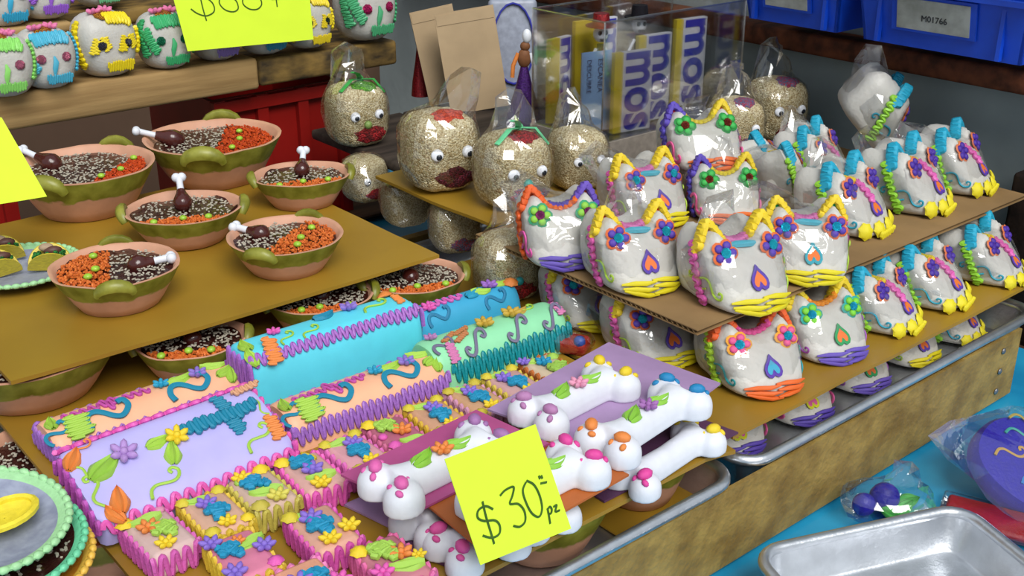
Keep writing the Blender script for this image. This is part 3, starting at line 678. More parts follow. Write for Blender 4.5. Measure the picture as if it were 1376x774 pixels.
def bone(px0, py0, px1, py1, z, label, c0, c1, leaf=True, fl=None, big=1.):
    a, e = at(px0, py0, z + .010), at(px1, py1, z + .010); d = e - a; Lb = d.length; m_ = (a + e) / 2
    t = thing('sugar_bone', label, 'candy', (m_.x, m_.y, z), math.atan2(d.y, d.x))
    # one smooth body from metaball-like lofted shaft plus four knobs merged by overlap in a single mesh (remeshed)
    b = MB(); N = 20
    rings = []
    for i in range(N + 1):
        s = i / N; x = -Lb / 2 + Lb * s; k = abs(2 * s - 1)
        w = (.0105 + .0135 * max(0, (k - .55) / .45) ** 1.6) * big; hh = (.017 + .003 * k) * big; end = math.sqrt(max(0.02, 1 - max(0, (k - .86) / .14) ** 2))
        w *= end; hh *= .5 + .5 * end
        rings.append([(x, w * math.cos(math.pi * j / 10), max(0, hh * math.sin(math.pi * j / 10) ** .7)) for j in range(11)])
    b.loft(rings)
    for s in (-1, 1):
        for q in (-1, 1):
            k0 = len(b.v); cx_, cy_, cz_ = s * (Lb / 2 - .001), q * .0120 * big, .0068 * big
            b.ball((cx_, cy_, cz_), (.0125 * big, .0118 * big, .0112 * big), 16, 12)
            for k1 in range(k0, len(b.v) - 1):      # dome above, upright sides below
                x_, y_, z_ = b.v[k1]; rr_ = math.hypot((x_ - cx_) / .0125, (y_ - cy_) / .0118) / big
                if z_ < cz_ and rr_ > .01: b.v[k1] = (cx_ + (x_ - cx_) / rr_, cy_ + (y_ - cy_) / rr_, z_ if rr_ > .45 else 0)
    b.v = [(x, y, max(z_, 0)) for x, y, z_ in b.v]
    o = b.obj('body', M_bone, t)
    rm = o.modifiers.new('fuse', 'REMESH'); rm.mode = 'VOXEL'; rm.voxel_size = .0011; rm.use_smooth_shade = True
    sm = o.modifiers.new('soften', 'SMOOTH'); sm.factor = .7; sm.iterations = 10
    for s, col in ((-1, c0), (1, c1)):
        if not col: continue
        for q in (-1, 1):
            rr = random.Random(label + str(s) + str(q))
            cx, cy = s * (Lb / 2 - .001), q * .0120 * big
            for (ox, oy, sz_) in ((.001 * s, 0, .0058), (-.0055 * s, .0045, .0028), (.0065 * s, -.0048, .0028), (.006 * s, .0055, .0024)):
                n = Vector((ox * 1.2, oy * 1.2, .0115)).normalized()
                deco(t, 'dot', col, fr((cx + n.x * .0117 * big, cy + n.y * .0110 * big, .0068 * big + n.z * .0102 * big), n, rr.random() * 3, sz_, sy=.75))
    if leaf:
        zt = .0166 * big
        deco(t, 'leaf', '#8fc944', fr((-.013, .001, zt), (0, 0, 1), .4, .0105)); deco(t, 'leaf', '#8fc944', fr((.014, .0, zt), (0, 0, 1), -.2, .0095))
        if fl: deco(t, 'flower', fl, fr((.0015, -.001, zt), (0, 0, 1), .4, .0075))
    return t
bone(722, 556, 822, 506, ZB + .0015, 'white sugar bone with yellow dots, next to the rust-fringed candy bar', '#b77fb0', YE, fl='#e79ab8')
bone(815, 594, 915, 530, ZB + .0015, 'white sugar bone with orange and blue dots on the lilac card corner', OR, '#1f86bd', fl='#a36bb0')
bone(523, 654, 655, 590, ZB + .0035, 'white sugar bone with pink-and-mauve dots on the magenta card', '#e066ae', '#a673ad', fl=OR, big=1.02)
bone(655, 680, 778, 617, ZB + .0015, 'white sugar bone with hot pink dots on the rust card', '#b77fb0', '#e0469c', fl=OR)
bone(848, 640, 940, 580, ZA0 + .002, 'yellow-tipped sugar bone squeezed below the lilac card', '#e0469c', YE, leaf=False, big=.88)
bone(606, 736, 700, 690, ZA0 + .002, 'pink-dotted sugar bone squeezed below the rust card', '#e0559f', None, leaf=False, big=.95)
bone(562, 706, 640, 662, ZA0 + .002, 'plain sugar bone squeezed below the magenta card', None, None, leaf=False, big=.95)
bone(672, 712, 744, 676, ZA0 + .0025, 'plain sugar bone behind the note, squeezed below the rust card', None, None, leaf=False, big=.9)
# ---------------------------------------------------------------- neon notes with handwriting
M_note = mat('neon_paper', '#e2ff3e', .6, .3, .02, 30); M_ink = mat('green_ink', '#44661f', .5, .3)
def strokes_on(note_o, corners, strokes, r, parent):
    """corners: tl,tr,br,bl as points; strokes in 0..1 with y down, each becomes one flat pen stroke"""
    tl, tr, br, bl = [Vector(c) for c in corners]; n = (tr - tl).cross(bl - tl).normalized()
    o = parent.location
    if n.dot(CAM - tl) < 0: n = -n
    for k, st in enumerate(strokes):
        pts = []
        for i in range(len(st) - 1):      # catmull-rom
            p0, p1, p2, p3 = st[max(i - 1, 0)], st[i], st[i + 1], st[min(i + 2, len(st) - 1)]
            for q in range(5):
                t_ = q / 5
                pts.append(tuple(.5 * (2 * p1[d] + (p2[d] - p0[d]) * t_ + (2 * p0[d] - 5 * p1[d] + 4 * p2[d] - p3[d]) * t_ ** 2 + (3 * p1[d] - p0[d] - 3 * p2[d] + p3[d]) * t_ ** 3) for d in (0, 1)))
        pts.append(st[-1])
        P3 = [(tl * (1 - x) * (1 - y) + tr * x * (1 - y) + br * x * y + bl * (1 - x) * y) - Vector(o) + n * .0007 for x, y in pts]
        MB().tube(P3, r, 6, flat=.3, up=n).obj('pen_stroke', M_ink, parent)
def note(corners, label, strokes, r=.00075):
    tl, tr, br, bl = corners
    o = sheet('price_note', [bl, br, tr, tl], .0004, M_note, label, 'note', nx=6, ny=6); strokes_on(o, corners, strokes, r, o); return o
c = [atv(597, 617, .398), atv(719, 570, .398), atv(767, 710, .389), atv(645, 759, .389)]
note(c, 'neon yellow note reading $30 pz leaning on the bones', [
    [(.29, .56), (.23, .51), (.15, .52), (.12, .58), (.17, .63), (.27, .66), (.30, .72), (.27, .79), (.19, .80), (.11, .75)], [(.215, .46), (.20, .6), (.195, .75), (.19, .86)],
    [(.40, .47), (.47, .44), (.56, .44), (.52, .51), (.47, .57), (.55, .60), (.585, .68), (.56, .77), (.49, .80), (.43, .77)],
    [(.70, .44), (.64, .50), (.63, .60), (.65, .72), (.71, .78), (.77, .72), (.79, .60), (.77, .49), (.71, .43)],
    [(.85, .43), (.852, .46)], [(.875, .435), (.877, .465)], [(.84, .50), (.91, .51)],
    [(.825, .735), (.815, .80), (.80, .88)], [(.825, .745), (.855, .73), (.865, .76), (.845, .79), (.82, .79)], [(.89, .745), (.93, .74), (.895, .79), (.945, .795)]])
c = [atv(229, -16, 1.158), atv(415, -16, 1.158), atv(421, 53, 1.152), atv(252, 69, 1.152)]
note(c, 'neon yellow price note hanging on the shelf before the painted skulls', [
    [(.31, -.05), (.29, -.05)], [(.10, .33), (.14, .41), (.20, .45), (.26, .38), (.26, .24), (.2, .1)], [(.185, .15), (.185, .35), (.19, .53)],
    [(.34, .1), (.31, .24), (.34, .36), (.40, .40), (.44, .34), (.43, .2), (.38, .16)], [(.50, .1), (.48, .26), (.52, .36), (.58, .37), (.62, .28), (.61, .12)], [(.70, .2), (.76, .2)], [(.735, .1), (.735, .34)]], r=.0008)
c = [atv(-60, 150, .935), atv(2, 158, .935), atv(63, 264, .915), atv(-60, 284, .915)]
note(c, 'blank neon yellow note overlapping the rim of the large clay bowl', [])
# ---------------------------------------------------------------- rounded candy forms that take decoration by direction
class Blob:
    def __init__(s, w, d, h, n=3.2, wedge=0., jaw=0., rough=0., dip=0., top=1., ear=0., prow=0.):
        s.ear, s.prow = ear, prow
        s.w, s.d, s.h, s.n, s.wedge, s.jaw, s.rough, s.dip, s.top = w, d, h, n, wedge, jaw, rough, dip, top
    def pt(s, q):
        q = Vector(q).normalized(); a, b, c = s.w / 2, s.d / 2, s.h / 2
        r = (abs(q.x / a) ** s.n + abs(q.y / b) ** s.n + abs(q.z / c) ** s.n) ** (-1 / s.n)
        p = q * r; t = (p.z + c) / s.h
        if p.y < 0:
            p.y -= s.prow * s.d * max(0, 1 - abs(p.x) / a) * min(1, -p.y / b * 1.5)
            p.y *= 1 - s.wedge * t
        p.y += s.d * .18 * s.wedge * t
        f = max(0, -p.y / b)
        p.x *= 1 - s.jaw * max(0, .55 - t) * f * 1.6
        p.x *= 1 - (1 - s.top) * t
        if s.dip: p.z -= s.dip * max(0, t - .6) / .4 * math.exp(-(p.x / (s.w * .22)) ** 2)
        if s.ear:
            k = min(1, max(0, (t - .72) / .28)); p.z += s.ear * k * k * sum(math.exp(-((p.x - e_ * s.w * .33) / (s.w * .11)) ** 2) for e_ in (-1, 1))
        if s.rough: p = p + q * (noise.noise(p * 160) * s.rough)
        p.z += c
        return p
    def P(s, q, off=0.):
        q = Vector(q).normalized(); t1 = q.cross(Z)
        if t1.length < .1: t1 = Vector((1, 0, 0))
        t1.normalize(); t2 = q.cross(t1); e = .03
        n = (s.pt(q + t1 * e) - s.pt(q - t1 * e)).cross(s.pt(q + t2 * e) - s.pt(q - t2 * e))
        n.normalize()
        if n.dot(q) < 0: n = -n
        return s.pt(q) + n * off, n
    def body(s, nu=28, nv=20):
        b = MB(); vs = [s.pt((0, 0, 1))]; fs = []
        for j in range(1, nv):
            a = math.pi * j / nv
            for i in range(nu): k = 2 * math.pi * i / nu; vs.append(s.pt((math.sin(a) * math.cos(k), math.sin(a) * math.sin(k), math.cos(a))))
        vs.append(s.pt((0, 0, -1))); e = len(vs) - 1
        for i in range(nu):
            k = (i + 1) % nu; fs.append((0, 1 + i, 1 + k)); fs.append((e, e - nu + k, e - nu + i))
            for j in range(nv - 2): a = 1 + j * nu; fs.append((a + i, a + nu + i, a + nu + k, a + k))
        return b.add(vs, fs)
    def zig(s, q0, q1, wid, n, r, off=.7):
        """zigzag rope between two directions, wid = angular half width"""
        q0, q1 = Vector(q0).normalized(), Vector(q1).normalized(); side = q0.cross(q1).normalized()
        pts = wave(n, lambda t_, w: s.P(q0.lerp(q1, t_).normalized() + side * (wid * w), r * off)[0], 6, .6, .12, random.Random(n))
        return MB().tube(pts, r, 6)
    def patch(s, q, rx, ry, off=.0009, seed=0, rag=.25, nr=5, na=22):
        q = Vector(q).normalized(); t1 = q.cross(Z)
        if t1.length < .1: t1 = Vector((1, 0, 0))
        t1.normalize(); t2 = t1.cross(q); b = MB(); vs = [s.P(q, off)[0]]; fs = []
        for j in range(1, nr + 1):
            for i in range(na):
                a = 2 * math.pi * i / na; k = j / nr * (1 + rag * noise.noise(Vector((math.cos(a) * 2.5 + seed, math.sin(a) * 2.5, seed))))
                vs.append(s.P(q + t1 * (rx * k * math.cos(a)) + t2 * (ry * k * math.sin(a)), off if j < nr else -.0006)[0] + Vector((0, 0, 0)))
        for i in range(na):
            k = (i + 1) % na; fs.append((0, 1 + i, 1 + k))
            for j in range(nr - 1): a = 1 + j * na; fs.append((a + i, a + na + i, a + na + k, a + k))
        return b.add(vs, fs)
M_bag = clear('cellophane', (.985, .985, .985), .075, .07, .18, .32)
M_sugar = mat('pressed_sugar', '#c6c3bc', .45, .45, .05, 60, .25, 350, sss=.35)
BAGS = {}
def bag_mesh(key, blob, seed, grow=1.10, tail=None, tl=.6):
    k = (key, seed)
    if k in BAGS: return BAGS[k]
    g = Blob(blob.w * grow, blob.d * grow, blob.h * (1 + (grow - 1) * .7), 2.9, blob.wedge * .75, blob.jaw * .4); b = MB(); nu, nv = 22, 14; sd = Vector((seed * 3.7, seed * 1.3, seed))
    tq = Vector(tail or (0, .8, .8)).normalized()
    def f(q):
        q = Vector(q).normalized(); p = g.pt(q); low = p.z < blob.h * .08
        cr = abs(noise.noise(q * 2.6 + sd)) * .16 + abs(noise.noise(q * 5 + sd)) * .10 - .025
        a = q.angle(tq); sp = math.exp(-(a / .34) ** 2)
        p = Vector((p.x, p.y, p.z - g.h / 2)) * (1 + cr * .6) + q * (sp * tl * blob.h) + Vector((1, .3, 0)) * (sp * noise.noise(q * 14 + sd) * .02)
        p.z += g.h / 2
        p.z = max(p.z, .0006)
        return p
    vs = [f((0, 0, 1))]; fs = []
    for j in range(1, nv):
        a = math.pi * j / nv
        for i in range(nu): k2 = 2 * math.pi * i / nu; vs.append(f((math.sin(a) * math.cos(k2), math.sin(a) * math.sin(k2), math.cos(a))))
    vs.append(f((0, 0, -1))); e = len(vs) - 1
    for i in range(nu):
        k2 = (i + 1) % nu; fs.append((0, 1 + i, 1 + k2)); fs.append((e, e - nu + k2, e - nu + i))
        for j in range(nv - 2): a = 1 + j * nu; fs.append((a + i, a + nu + i, a + nu + k2, a + k2))
    me = b.add(vs, fs).mesh('cellophane_bag', M_bag, False); BAGS[k] = me
    return me
EAR = {}
def ear(col):
    if col in EAR: return EAR[col]
    b = MB()
    b.tube(wave(19, lambda s, w: ((s - .5) * 1.5, w * .2, 1.25 * (1 - abs(2 * s - 1) ** 1.3)), 5, .7), .21, 6, up=(0, 1, 0))
    EAR[col] = b.mesh('icing_ear', icing(col)); return EAR[col]
FO = {}
def earfoil(col):
    if col in FO: return FO[col]
    FO[col] = MB().add([(-.42, -.06, 0), (.42, -.06, 0), (.2, .02, .75), (-.05, -.08, 1.1), (-.3, .03, .6), (-.42, .1, 0), (.42, .1, 0), (0, .1, 1.05)],
                       [(0, 1, 2), (0, 2, 3), (0, 3, 4), (5, 7, 6), (0, 4, 5), (4, 3, 7, 5), (3, 2, 7), (2, 1, 6, 7), (0, 5, 6, 1)]).mesh('foil', foil(col), False); return FO[col]
SK = Blob(.060, .064, .042, 5.6, .62, .14, .0006, .005, 1., .008, .12)
def skull_parts(ty):
    """list of (name, mesh, matrix, [sub-parts])"""
    out = []; B = SK
    def ic(name, mb, col): out.append((name, mb.mesh(name, icing(col)), Matrix.Identity(4), []))
    def on(kind, cols, q, size, spin=0, sy=1, sz=1, sub=None, name=None):
        p, n = B.P(q); M = fr(p, n, spin, size, sy=sy, sz=sz)
        nm = name or {'dots': 'icing_flower', 'heart': 'icing_heart', 'tendril': 'icing_swirl', 'ruffle': 'icing_teeth', 'rosette': 'icing_tooth', 'two': 'icing_swirl', 'drip': 'icing_stroke', 'ripple': 'icing_teeth', 'leaf': 'icing_leaf', 'flower': 'icing_flower'}[kind]
        out.append((nm, unit(kind, *cols), M, sub or []))
    def gem(col, s=.42): return [('gem', unit('gem', col), Matrix.Translation((0, 0, .32)) @ Matrix.Diagonal((s, s, s, 1)), [])]
    c = ty
    ears = c['ear'] if isinstance(c['ear'], tuple) else (c['ear'], c['ear'])
    for s, ec in ((-1, ears[0]), (1, ears[1])):
        p = Vector((s * .33 * B.w, B.pt((s * .5, -.25, 1)).y, B.h - .005)); Mx = Matrix.Translation(p) @ Matrix.Rotation(s * .12, 4, 'Y') @ Matrix.Rotation(-.25, 4, 'X') @ Matrix.Diagonal((.0138,) * 3 + (1,))
        out.append(('icing_ear', ear(ec), Mx, [('foil', earfoil(c['foil']), Matrix.Identity(4), [])]))
        if c.get('side'): ic('icing_side_band', B.zig((s * 1, .15, .75), (s * 1, -.25, -.62), .10, 16, .0019), c['side'][0 if s < 0 else -1])
    if c.get('valley'): ic('icing_band', B.zig((-.42, -.22, 1), (.42, -.22, 1), .24, 15, .0024), c['valley'])
    if c.get('mid'):
        ic('icing_braid', B.zig((0, -.05, 1), (0, -.75, .75), .09, 12, .0021), c['mid'][0]); ic('icing_braid', B.zig((0, -.8, .7), (0, -1, .12), .075, 8, .0020), c['mid'][1])
    for s in (-1, 1): on('dots', c['eye'], (s * .52, -.86, .42), c.get('eyes', .0088), s * .4, sz=.8, sub=gem(c['gem']) if c.get('gem') else None)
    if c.get('heart'): on('heart', c['heart'], (0, -1, .0), .0056, 3.14, sy=1.35, sz=.8)
    for s in (-1, 1):
        if c.get('swirl'): on(c.get('sw', 'tendril'), (c['swirl'],), (s * .95, -.62, -.18), .0105, .3 * s, sz=.9); on(c.get('sw', 'tendril'), (c['swirl'],), (s * 1, -.1, -.1), .0095, 1.2, sz=.9)
    if c.get('teeth'):
        if c.get('mid'):
            for s in (-.75, -.25, .25, .75): on('rosette', (c['teeth'],), (s, -1, -.46), .0062, s, sz=.7)
            on('ripple', (c['teeth'],), (0, -1, -.6), .012, 0, .5, name='icing_teeth')
        else:
            for k, zq in enumerate((-.36, -.47, -.58)):
                for s in (-1, 1): on('drip', (c['teeth'],), (s * .36, -1, zq), .0125, .03 * s, .5, name='icing_tooth')
    for e in c.get('extra', []): on(*e)
    if c.get('cap'): ic('icing_band', B.zig((-.7, -.45, 1), (.7, -.45, 1), .12, 15, .002), c['cap'])
    return out
SKB = None
def inst(parent, parts):
    for (nm, me, M, subs) in parts:
        o = link(nm, me, parent, M)
        for (n2, m2, M2, _) in subs: link(n2, m2, o, M2)
VI, LM, HP = '#5a3fa8', '#9ccf3e', '#e8559f'
TYPES = {
 'L': dict(ear=YE, foil='#e0302a', valley='#d978b4', eye=(VI, '#d9662c'), gem='#20b6c9', side=('#cf5aa2', '#cf5aa2'), swirl='#b7d94a', heart=('#e8742c', VI), teeth='#e2d21f', extra=[('drip', ('#4fb3c9',), (0, -.75, .8), .014, 0, .7)]),
 'L2': dict(ear=YE, foil='#27c98a', valley='#d978b4', eye=(VI, '#d9662c'), gem='#19b5d6', side=('#cf5aa2', '#cf5aa2'), swirl='#b7d94a', heart=('#e8742c', '#3aa0b0'), teeth='#e2d21f', extra=[('drip', ('#4fb3c9',), (0, -.75, .8), .014, 0, .7)]),
 'R': dict(ear='#28a9c9', foil='#c9a52a', eye=('#4b2e9a', '#d9774a'), mid=('#e6cb22', '#e06bb5'), side=('#93cf3a', '#93cf3a'), swirl='#35a9c4', heart=('#ea7a2c', '#5b3aa5'), teeth='#e9d92a'),
 'O': dict(ear=('#e8622a', '#6a4fb8'), foil='#b5502a', valley='#5e49b0', eye=('#8fcf4a', '#2f9a6a'), gem='#8a2f6a', side=('#e8622a', '#d14f9c'), swirl='#e05aa8', sw='two', teeth='#6a55b5', cap='#e9702a'),
 'G': dict(ear=('#5a46b0', '#e3c62a'), foil='#d12a4a', eye=('#3fb552', '#1d8a3c'), gem='#7a2a1a', side=('#5548b0', '#5548b0'), swirl='#e9609c', sw='two', teeth='#e8702a', cap='#d9c52c'),
 'P': dict(ear='#e8622a', foil='#2a9a5a', eye=('#e25a8f', '#e8a02c'), gem='#19b5d6', side=('#a6cf3a', '#e25a9c'), swirl='#2a9aa0', heart=('#2f9fc0', '#5b3aa5'), teeth='#e86a2a', cap='#e2559c'),
 'N': dict(ear='#e3c62a', foil='#e8902a', eye=('#7ccf3a', '#28a59a'), gem='#19a9d6', side=('#e9d92a', '#2f9a5a'), swirl='#b060c0', heart=('#e8702a', '#2f9a5a'), teeth='#6a55b5', cap='#e8902a'),
 'B': dict(ear='#2aa5c9', foil='#c9a52a', eye=('#7a6fd0', '#a8d860'), gem='#6fb3e0', side=('#9ccf3e', '#9ccf3e'), heart=('#e25a9c', '#d9d92a'), teeth='#5a46a8', swirl='#e25a9c', sw='two'),
}
PROTO = {k: skull_parts(v) for k, v in TYPES.items()}
SKB = SK.body(44, 34).mesh('skull_body', M_sugar)
nsk = 0
def sugar_skull(px, py, z, ty, rz, label, sc=1., group=None, tilt=0, seed=None, bag=True, zs=None, dv=0.):
    global nsk; nsk += 1
    p = at(px, py, z) + V * dv; t = thing('wrapped_sugar_skull', label, 'candy skull', (p.x, p.y, z), math.radians(rz), group, (math.radians(tilt), 0)); t.scale = (sc, sc, sc if zs is None else zs)
    link('skull_body', SKB, t); inst(t, PROTO[ty])
    if bag: link('cellophane_bag', bag_mesh('sk' if zs is None else 'skl', SK, (seed if seed is not None else nsk) % 7, 1.07, (((.3, .9, .6), (-.6, .8, .7), (.1, .6, 1)) if zs is None else ((-.5, .9, .1), (.3, .9, .1), (0, 1, .15)))[nsk % 3], .7 if zs is None else .45), t)
    return t
GR2, GR1, GR0 = 'wrapped skulls on the cardboard tier', 'wrapped skulls on the golden card', 'wrapped skulls in the tray'
for a in (
 (752, 343, 'O', 12, 'wrapped sugar skull with orange crest at the cardboard end near the sesame skulls', 1.08),
 (850, 375, 'L', 22, 'wrapped sugar skull with yellow ears and red foil at the cardboard front edge', 1.1),
 (987, 398, 'L', 26, 'big wrapped sugar skull with yellow ears at the cardboard front corner', 1.14),
 (1077, 362, 'L2', 2, 'wrapped sugar skull with green foil ear and blue gem eyes', 1.08),
 (1134, 303, 'R', 48, 'wrapped sugar skull with blue ears, right behind the green-foil skull', 1.12),
 (1216, 275, 'R', 52, 'wrapped sugar skull with blue ears, between two others like it on the cardboard', 1.15),
 (1277, 250, 'R', 54, 'wrapped sugar skull with blue ears at the cardboard end by the grey wall', 1.12),
 (866, 292, 'L', 30, 'wrapped sugar skull with pink crest behind the red-foil skull', 1.1),
 (970, 288, 'G', 10, 'wrapped sugar skull with purple ear, hemmed in on the cardboard', 1.0),
 ): sugar_skull(a[0], a[1], ZR2, a[2], a[3], a[4], a[5])
sugar_skull(942, 226, .085, 'G', 14, 'wrapped sugar skull with green flower eyes, highest on the pile by the clear box', 1.12, tilt=-10)
sugar_skull(1037, 256, ZR2, 'R', 120, 'wrapped sugar skull turned away, white back showing among the pile', 1.0)
sugar_skull(1092, 240, ZR2, 'R', 60, 'wrapped sugar skull with blue ears hidden behind the others', 1.05)
sugar_skull(1152, 172, ZR2 + .032, 'R', 82, 'tall white wrapped skull propped upright against the grey wall', 1.2, tilt=48)
for a in (
 (788, 424, 'L', 25, 'wrapped sugar skull shaded under the cardboard end', 1.1),
 (877, 470, 'L', 28, 'wrapped sugar skull with dark red flower under the cardboard corner', 1.12),
 (1008, 506, 'P', 22, 'wrapped sugar skull with pink flower eyes and turquoise gem', 1.15),
 (1099, 465, 'N', 24, 'wrapped sugar skull with green flower eyes and purple teeth on the gold card', 1.1),
 (1174, 430, 'R', 52, 'wrapped sugar skull with violet eyes under the cardboard edge, beside the green-eyed one', 1.1),
 (1239, 398, 'R', 52, 'wrapped sugar skull with blue swirl, middle of the gold card row', 1.15),
 (1318, 368, 'R', 54, 'wrapped sugar skull at the far end of the gold card row', 1.15),
 ): sugar_skull(a[0], a[1], ZR1, a[2], a[3], a[4], a[5] * .97, zs=.96)
for a in (
 (1005, 607, 'B', 24, 'wrapped sugar skull in the tray corner below the gold card', 1.1),
 (1100, 566, 'B', 30, 'wrapped sugar skull in the tray, second from the rounded corner', 1.05),
 (1178, 523, 'N', 30, 'wrapped sugar skull in the tray, third from the rounded corner', 1.05),
 (1246, 489, 'L', 36, 'wrapped sugar skull with yellow teeth in the tray, fourth from the rounded corner', 1.05),
 (1306, 459, 'R', 52, 'wrapped sugar skull at the tray end by the dark gap', 1.08),
 ): sugar_skull(a[0], a[1], ZTR + .0024, a[2], a[3], a[4], a[5] * .92, zs=.82, dv=.029)
# ---------------------------------------------------------------- amaranth (sesame-coloured) skulls with googly eyes
def amaranth_mat(name, c1, c2, c3):
    m = mat(name, c1, .6, .35, .1, 420, .9, 420, col2=c2); nt = m.node_tree; n = nt.nodes
    v = n.new('ShaderNodeTexVoronoi'); v.inputs['Scale'].default_value = 760
    tc = [x for x in n if x.type == 'TEX_COORD'][0]; nt.links.new(tc.outputs['Object'], v.inputs['Vector'])
    bm = [x for x in n if x.type == 'BUMP'][0]; nt.links.new(v.outputs['Distance'], bm.inputs['Height']); bm.invert = True; bm.inputs['Strength'].default_value = .8
    nz = [x for x in n if x.type == 'TEX_NOISE'][0]; nt.links.new(v.outputs['Color'], [x for x in n if x.type == 'VALTORGB'][0].inputs[0])
    return m
M_ama = amaranth_mat('amaranth', '#e2d6b0', '#b39e72', None); M_amd = M_ama
def grit(name, c, c2): return amaranth_mat(name, c, c2, None)
M_grr, M_gro, M_grg, M_gmx = grit('red_sugar', '#b3262a', '#6d1016'), grit('orange_sugar', '#d9502c', '#a8301a'), grit('green_sugar', '#6fb03a', '#3f7a1c'), grit('mixed_sprinkles', '#a83a55', '#5a6f8f')
M_white = mat('eye_white', '#e8ebf2', .25, .5, .02); M_pup = mat('eye_pupil', '#20242c', .2, .6, .02)
AM = Blob(.060, .056, .062, 3.6, .08, .12, .0012, 0, .92); AMB = AM.body(32, 24)
def pupil(o): pass
def am_skull(px, py, z, rz, label, mouth=None, hair=None, nose=None, sc=1., m=None, ribbon=None, eye=True, seed=0, tilt=0, tailz=None, group=None):
    p = at(px, py, z); t = thing('amaranth_skull', label, 'candy skull', (p.x, p.y, z), math.radians(rz), group, (math.radians(tilt), 0)); t.scale = (sc,) * 3
    k = ('am', (m or M_ama).name)
    if k not in CACHE: CACHE[k] = AM.body(32, 24).mesh('skull_body', m or M_ama)
    link('skull_body', CACHE[k], t)
    if eye:
        for s in (-1, 1):
            pp, n = AM.P((s * .48, -1, .12)); M = fr(pp, n, 0, .0050)
            if 'eye' not in CACHE: CACHE['eye'] = MB().ball((0, 0, .1), (1, 1, .42), 14, 8).mesh('googly_eye', M_white); CACHE['pup'] = MB().ball((0, 0, 0), (.5, .5, .2), 10, 6).mesh('pupil', M_pup)
            e = link('googly_eye', CACHE['eye'], t, M); link('pupil', CACHE['pup'], e, Matrix.Translation((.22, -.3, .42)))
    if mouth: AM.patch((.1, -1, -.62), .62, .3, seed=seed + 1, rag=.5).obj('sugar_mouth', mouth, t)
    if hair: AM.patch((.15, -.35, 1), .5, .42, seed=seed + 2, rag=.4).obj('sugar_hair', hair, t)
    if nose: pp, n = AM.P((.0, -1, -.22)); MB().ball(pp, .0045, 10, 7).obj('nose_bead', icing(nose), t)
    link('cellophane_bag', bag_mesh('aml' if tailz else 'am', AM, seed % 5, 1.05, ((.3, .6, 1), (0, .3, 1), (.6, .3, 1))[seed % 3] if not tailz else (-.3, -.8, -.1), .62 if not tailz else .3), t)
    if ribbon:
        b = MB(); top = Vector((.008, .004, .064))
        for (dx_, dz_) in ((-.03, -.006), (.018, -.012), (-.016, .012)):
            b.tube([top, top + Vector((dx_ * .5, -.012, dz_ * .3 + .005)), top + Vector((dx_, -.018, dz_))], .0028, 5, flat=.3)
        b.ball(top, .004, 8, 6); b.obj('ribbon', icing(ribbon), t)
    return t
am_skull(481, 192, .045, 32, 'amaranth skull with green hair on the dark board', M_grr, M_grg, '#7f9a52', 1.12, ribbon='#3aa54a', seed=1)
am_skull(592, 250, ZR2, 26, 'large amaranth skull with orange hair and dark red mouth', grit('dark_red_sugar', '#6d1f30', '#3f1220'), M_gro, None, 1.22, seed=2)
am_skull(689, 274, ZR2, 28, 'amaranth skull with red hair, mint ribbon and teal bead nose', M_gmx, M_grr, '#2a9d8f', 1.12, ribbon='#6fcf97', seed=3)
am_skull(775, 250, ZR2, 25, 'amaranth skull wedged below the clear box', None, None, None, .95, m=M_amd, seed=4)
am_skull(492, 268, ZA0, 40, 'amaranth skull in the shade behind the golden card end', M_grr, None, None, .8, tailz=1, m=M_amd, seed=5)
am_skull(546, 300, ZA0, 30, 'plain amaranth skull just behind the raised golden card corner', None, None, None, .8, tailz=1, m=M_amd, seed=6, eye=False)
am_skull(612, 335, ZA0, 20, 'plain amaranth skull under the googly-eyed ones, facing away', M_gmx, None, None, .8, tailz=1, m=M_amd, seed=7, eye=False)
am_skull(682, 397, ZA0, 24, 'amaranth skull with bright red mouth beside the blue coffin end', M_grr, None, '#2a9d9f', .95, m=M_amd, seed=8, eye=False)
q8 = am_skull(1038, 178, .045, 20, 'amaranth skull with sprinkle hair in front of the grey wall', M_grr, M_gmx, None, 1.12, seed=9)
q8.location = uvz(1.055, .785, .045)
q9 = am_skull(985, 186, .045, 10, 'amaranth skull with glittering sprinkles beside the clear box', M_gmx, M_gmx, None, 1.0, seed=10)
q9.location = uvz(.968, .772, .045)
qz = am_skull(982, 112, .045, 30, 'tall amaranth skull standing behind the clear box end', M_grg, M_gmx, '#b5533a', 1.5, seed=11)
qz.location = uvz(1.025, .992, .045)
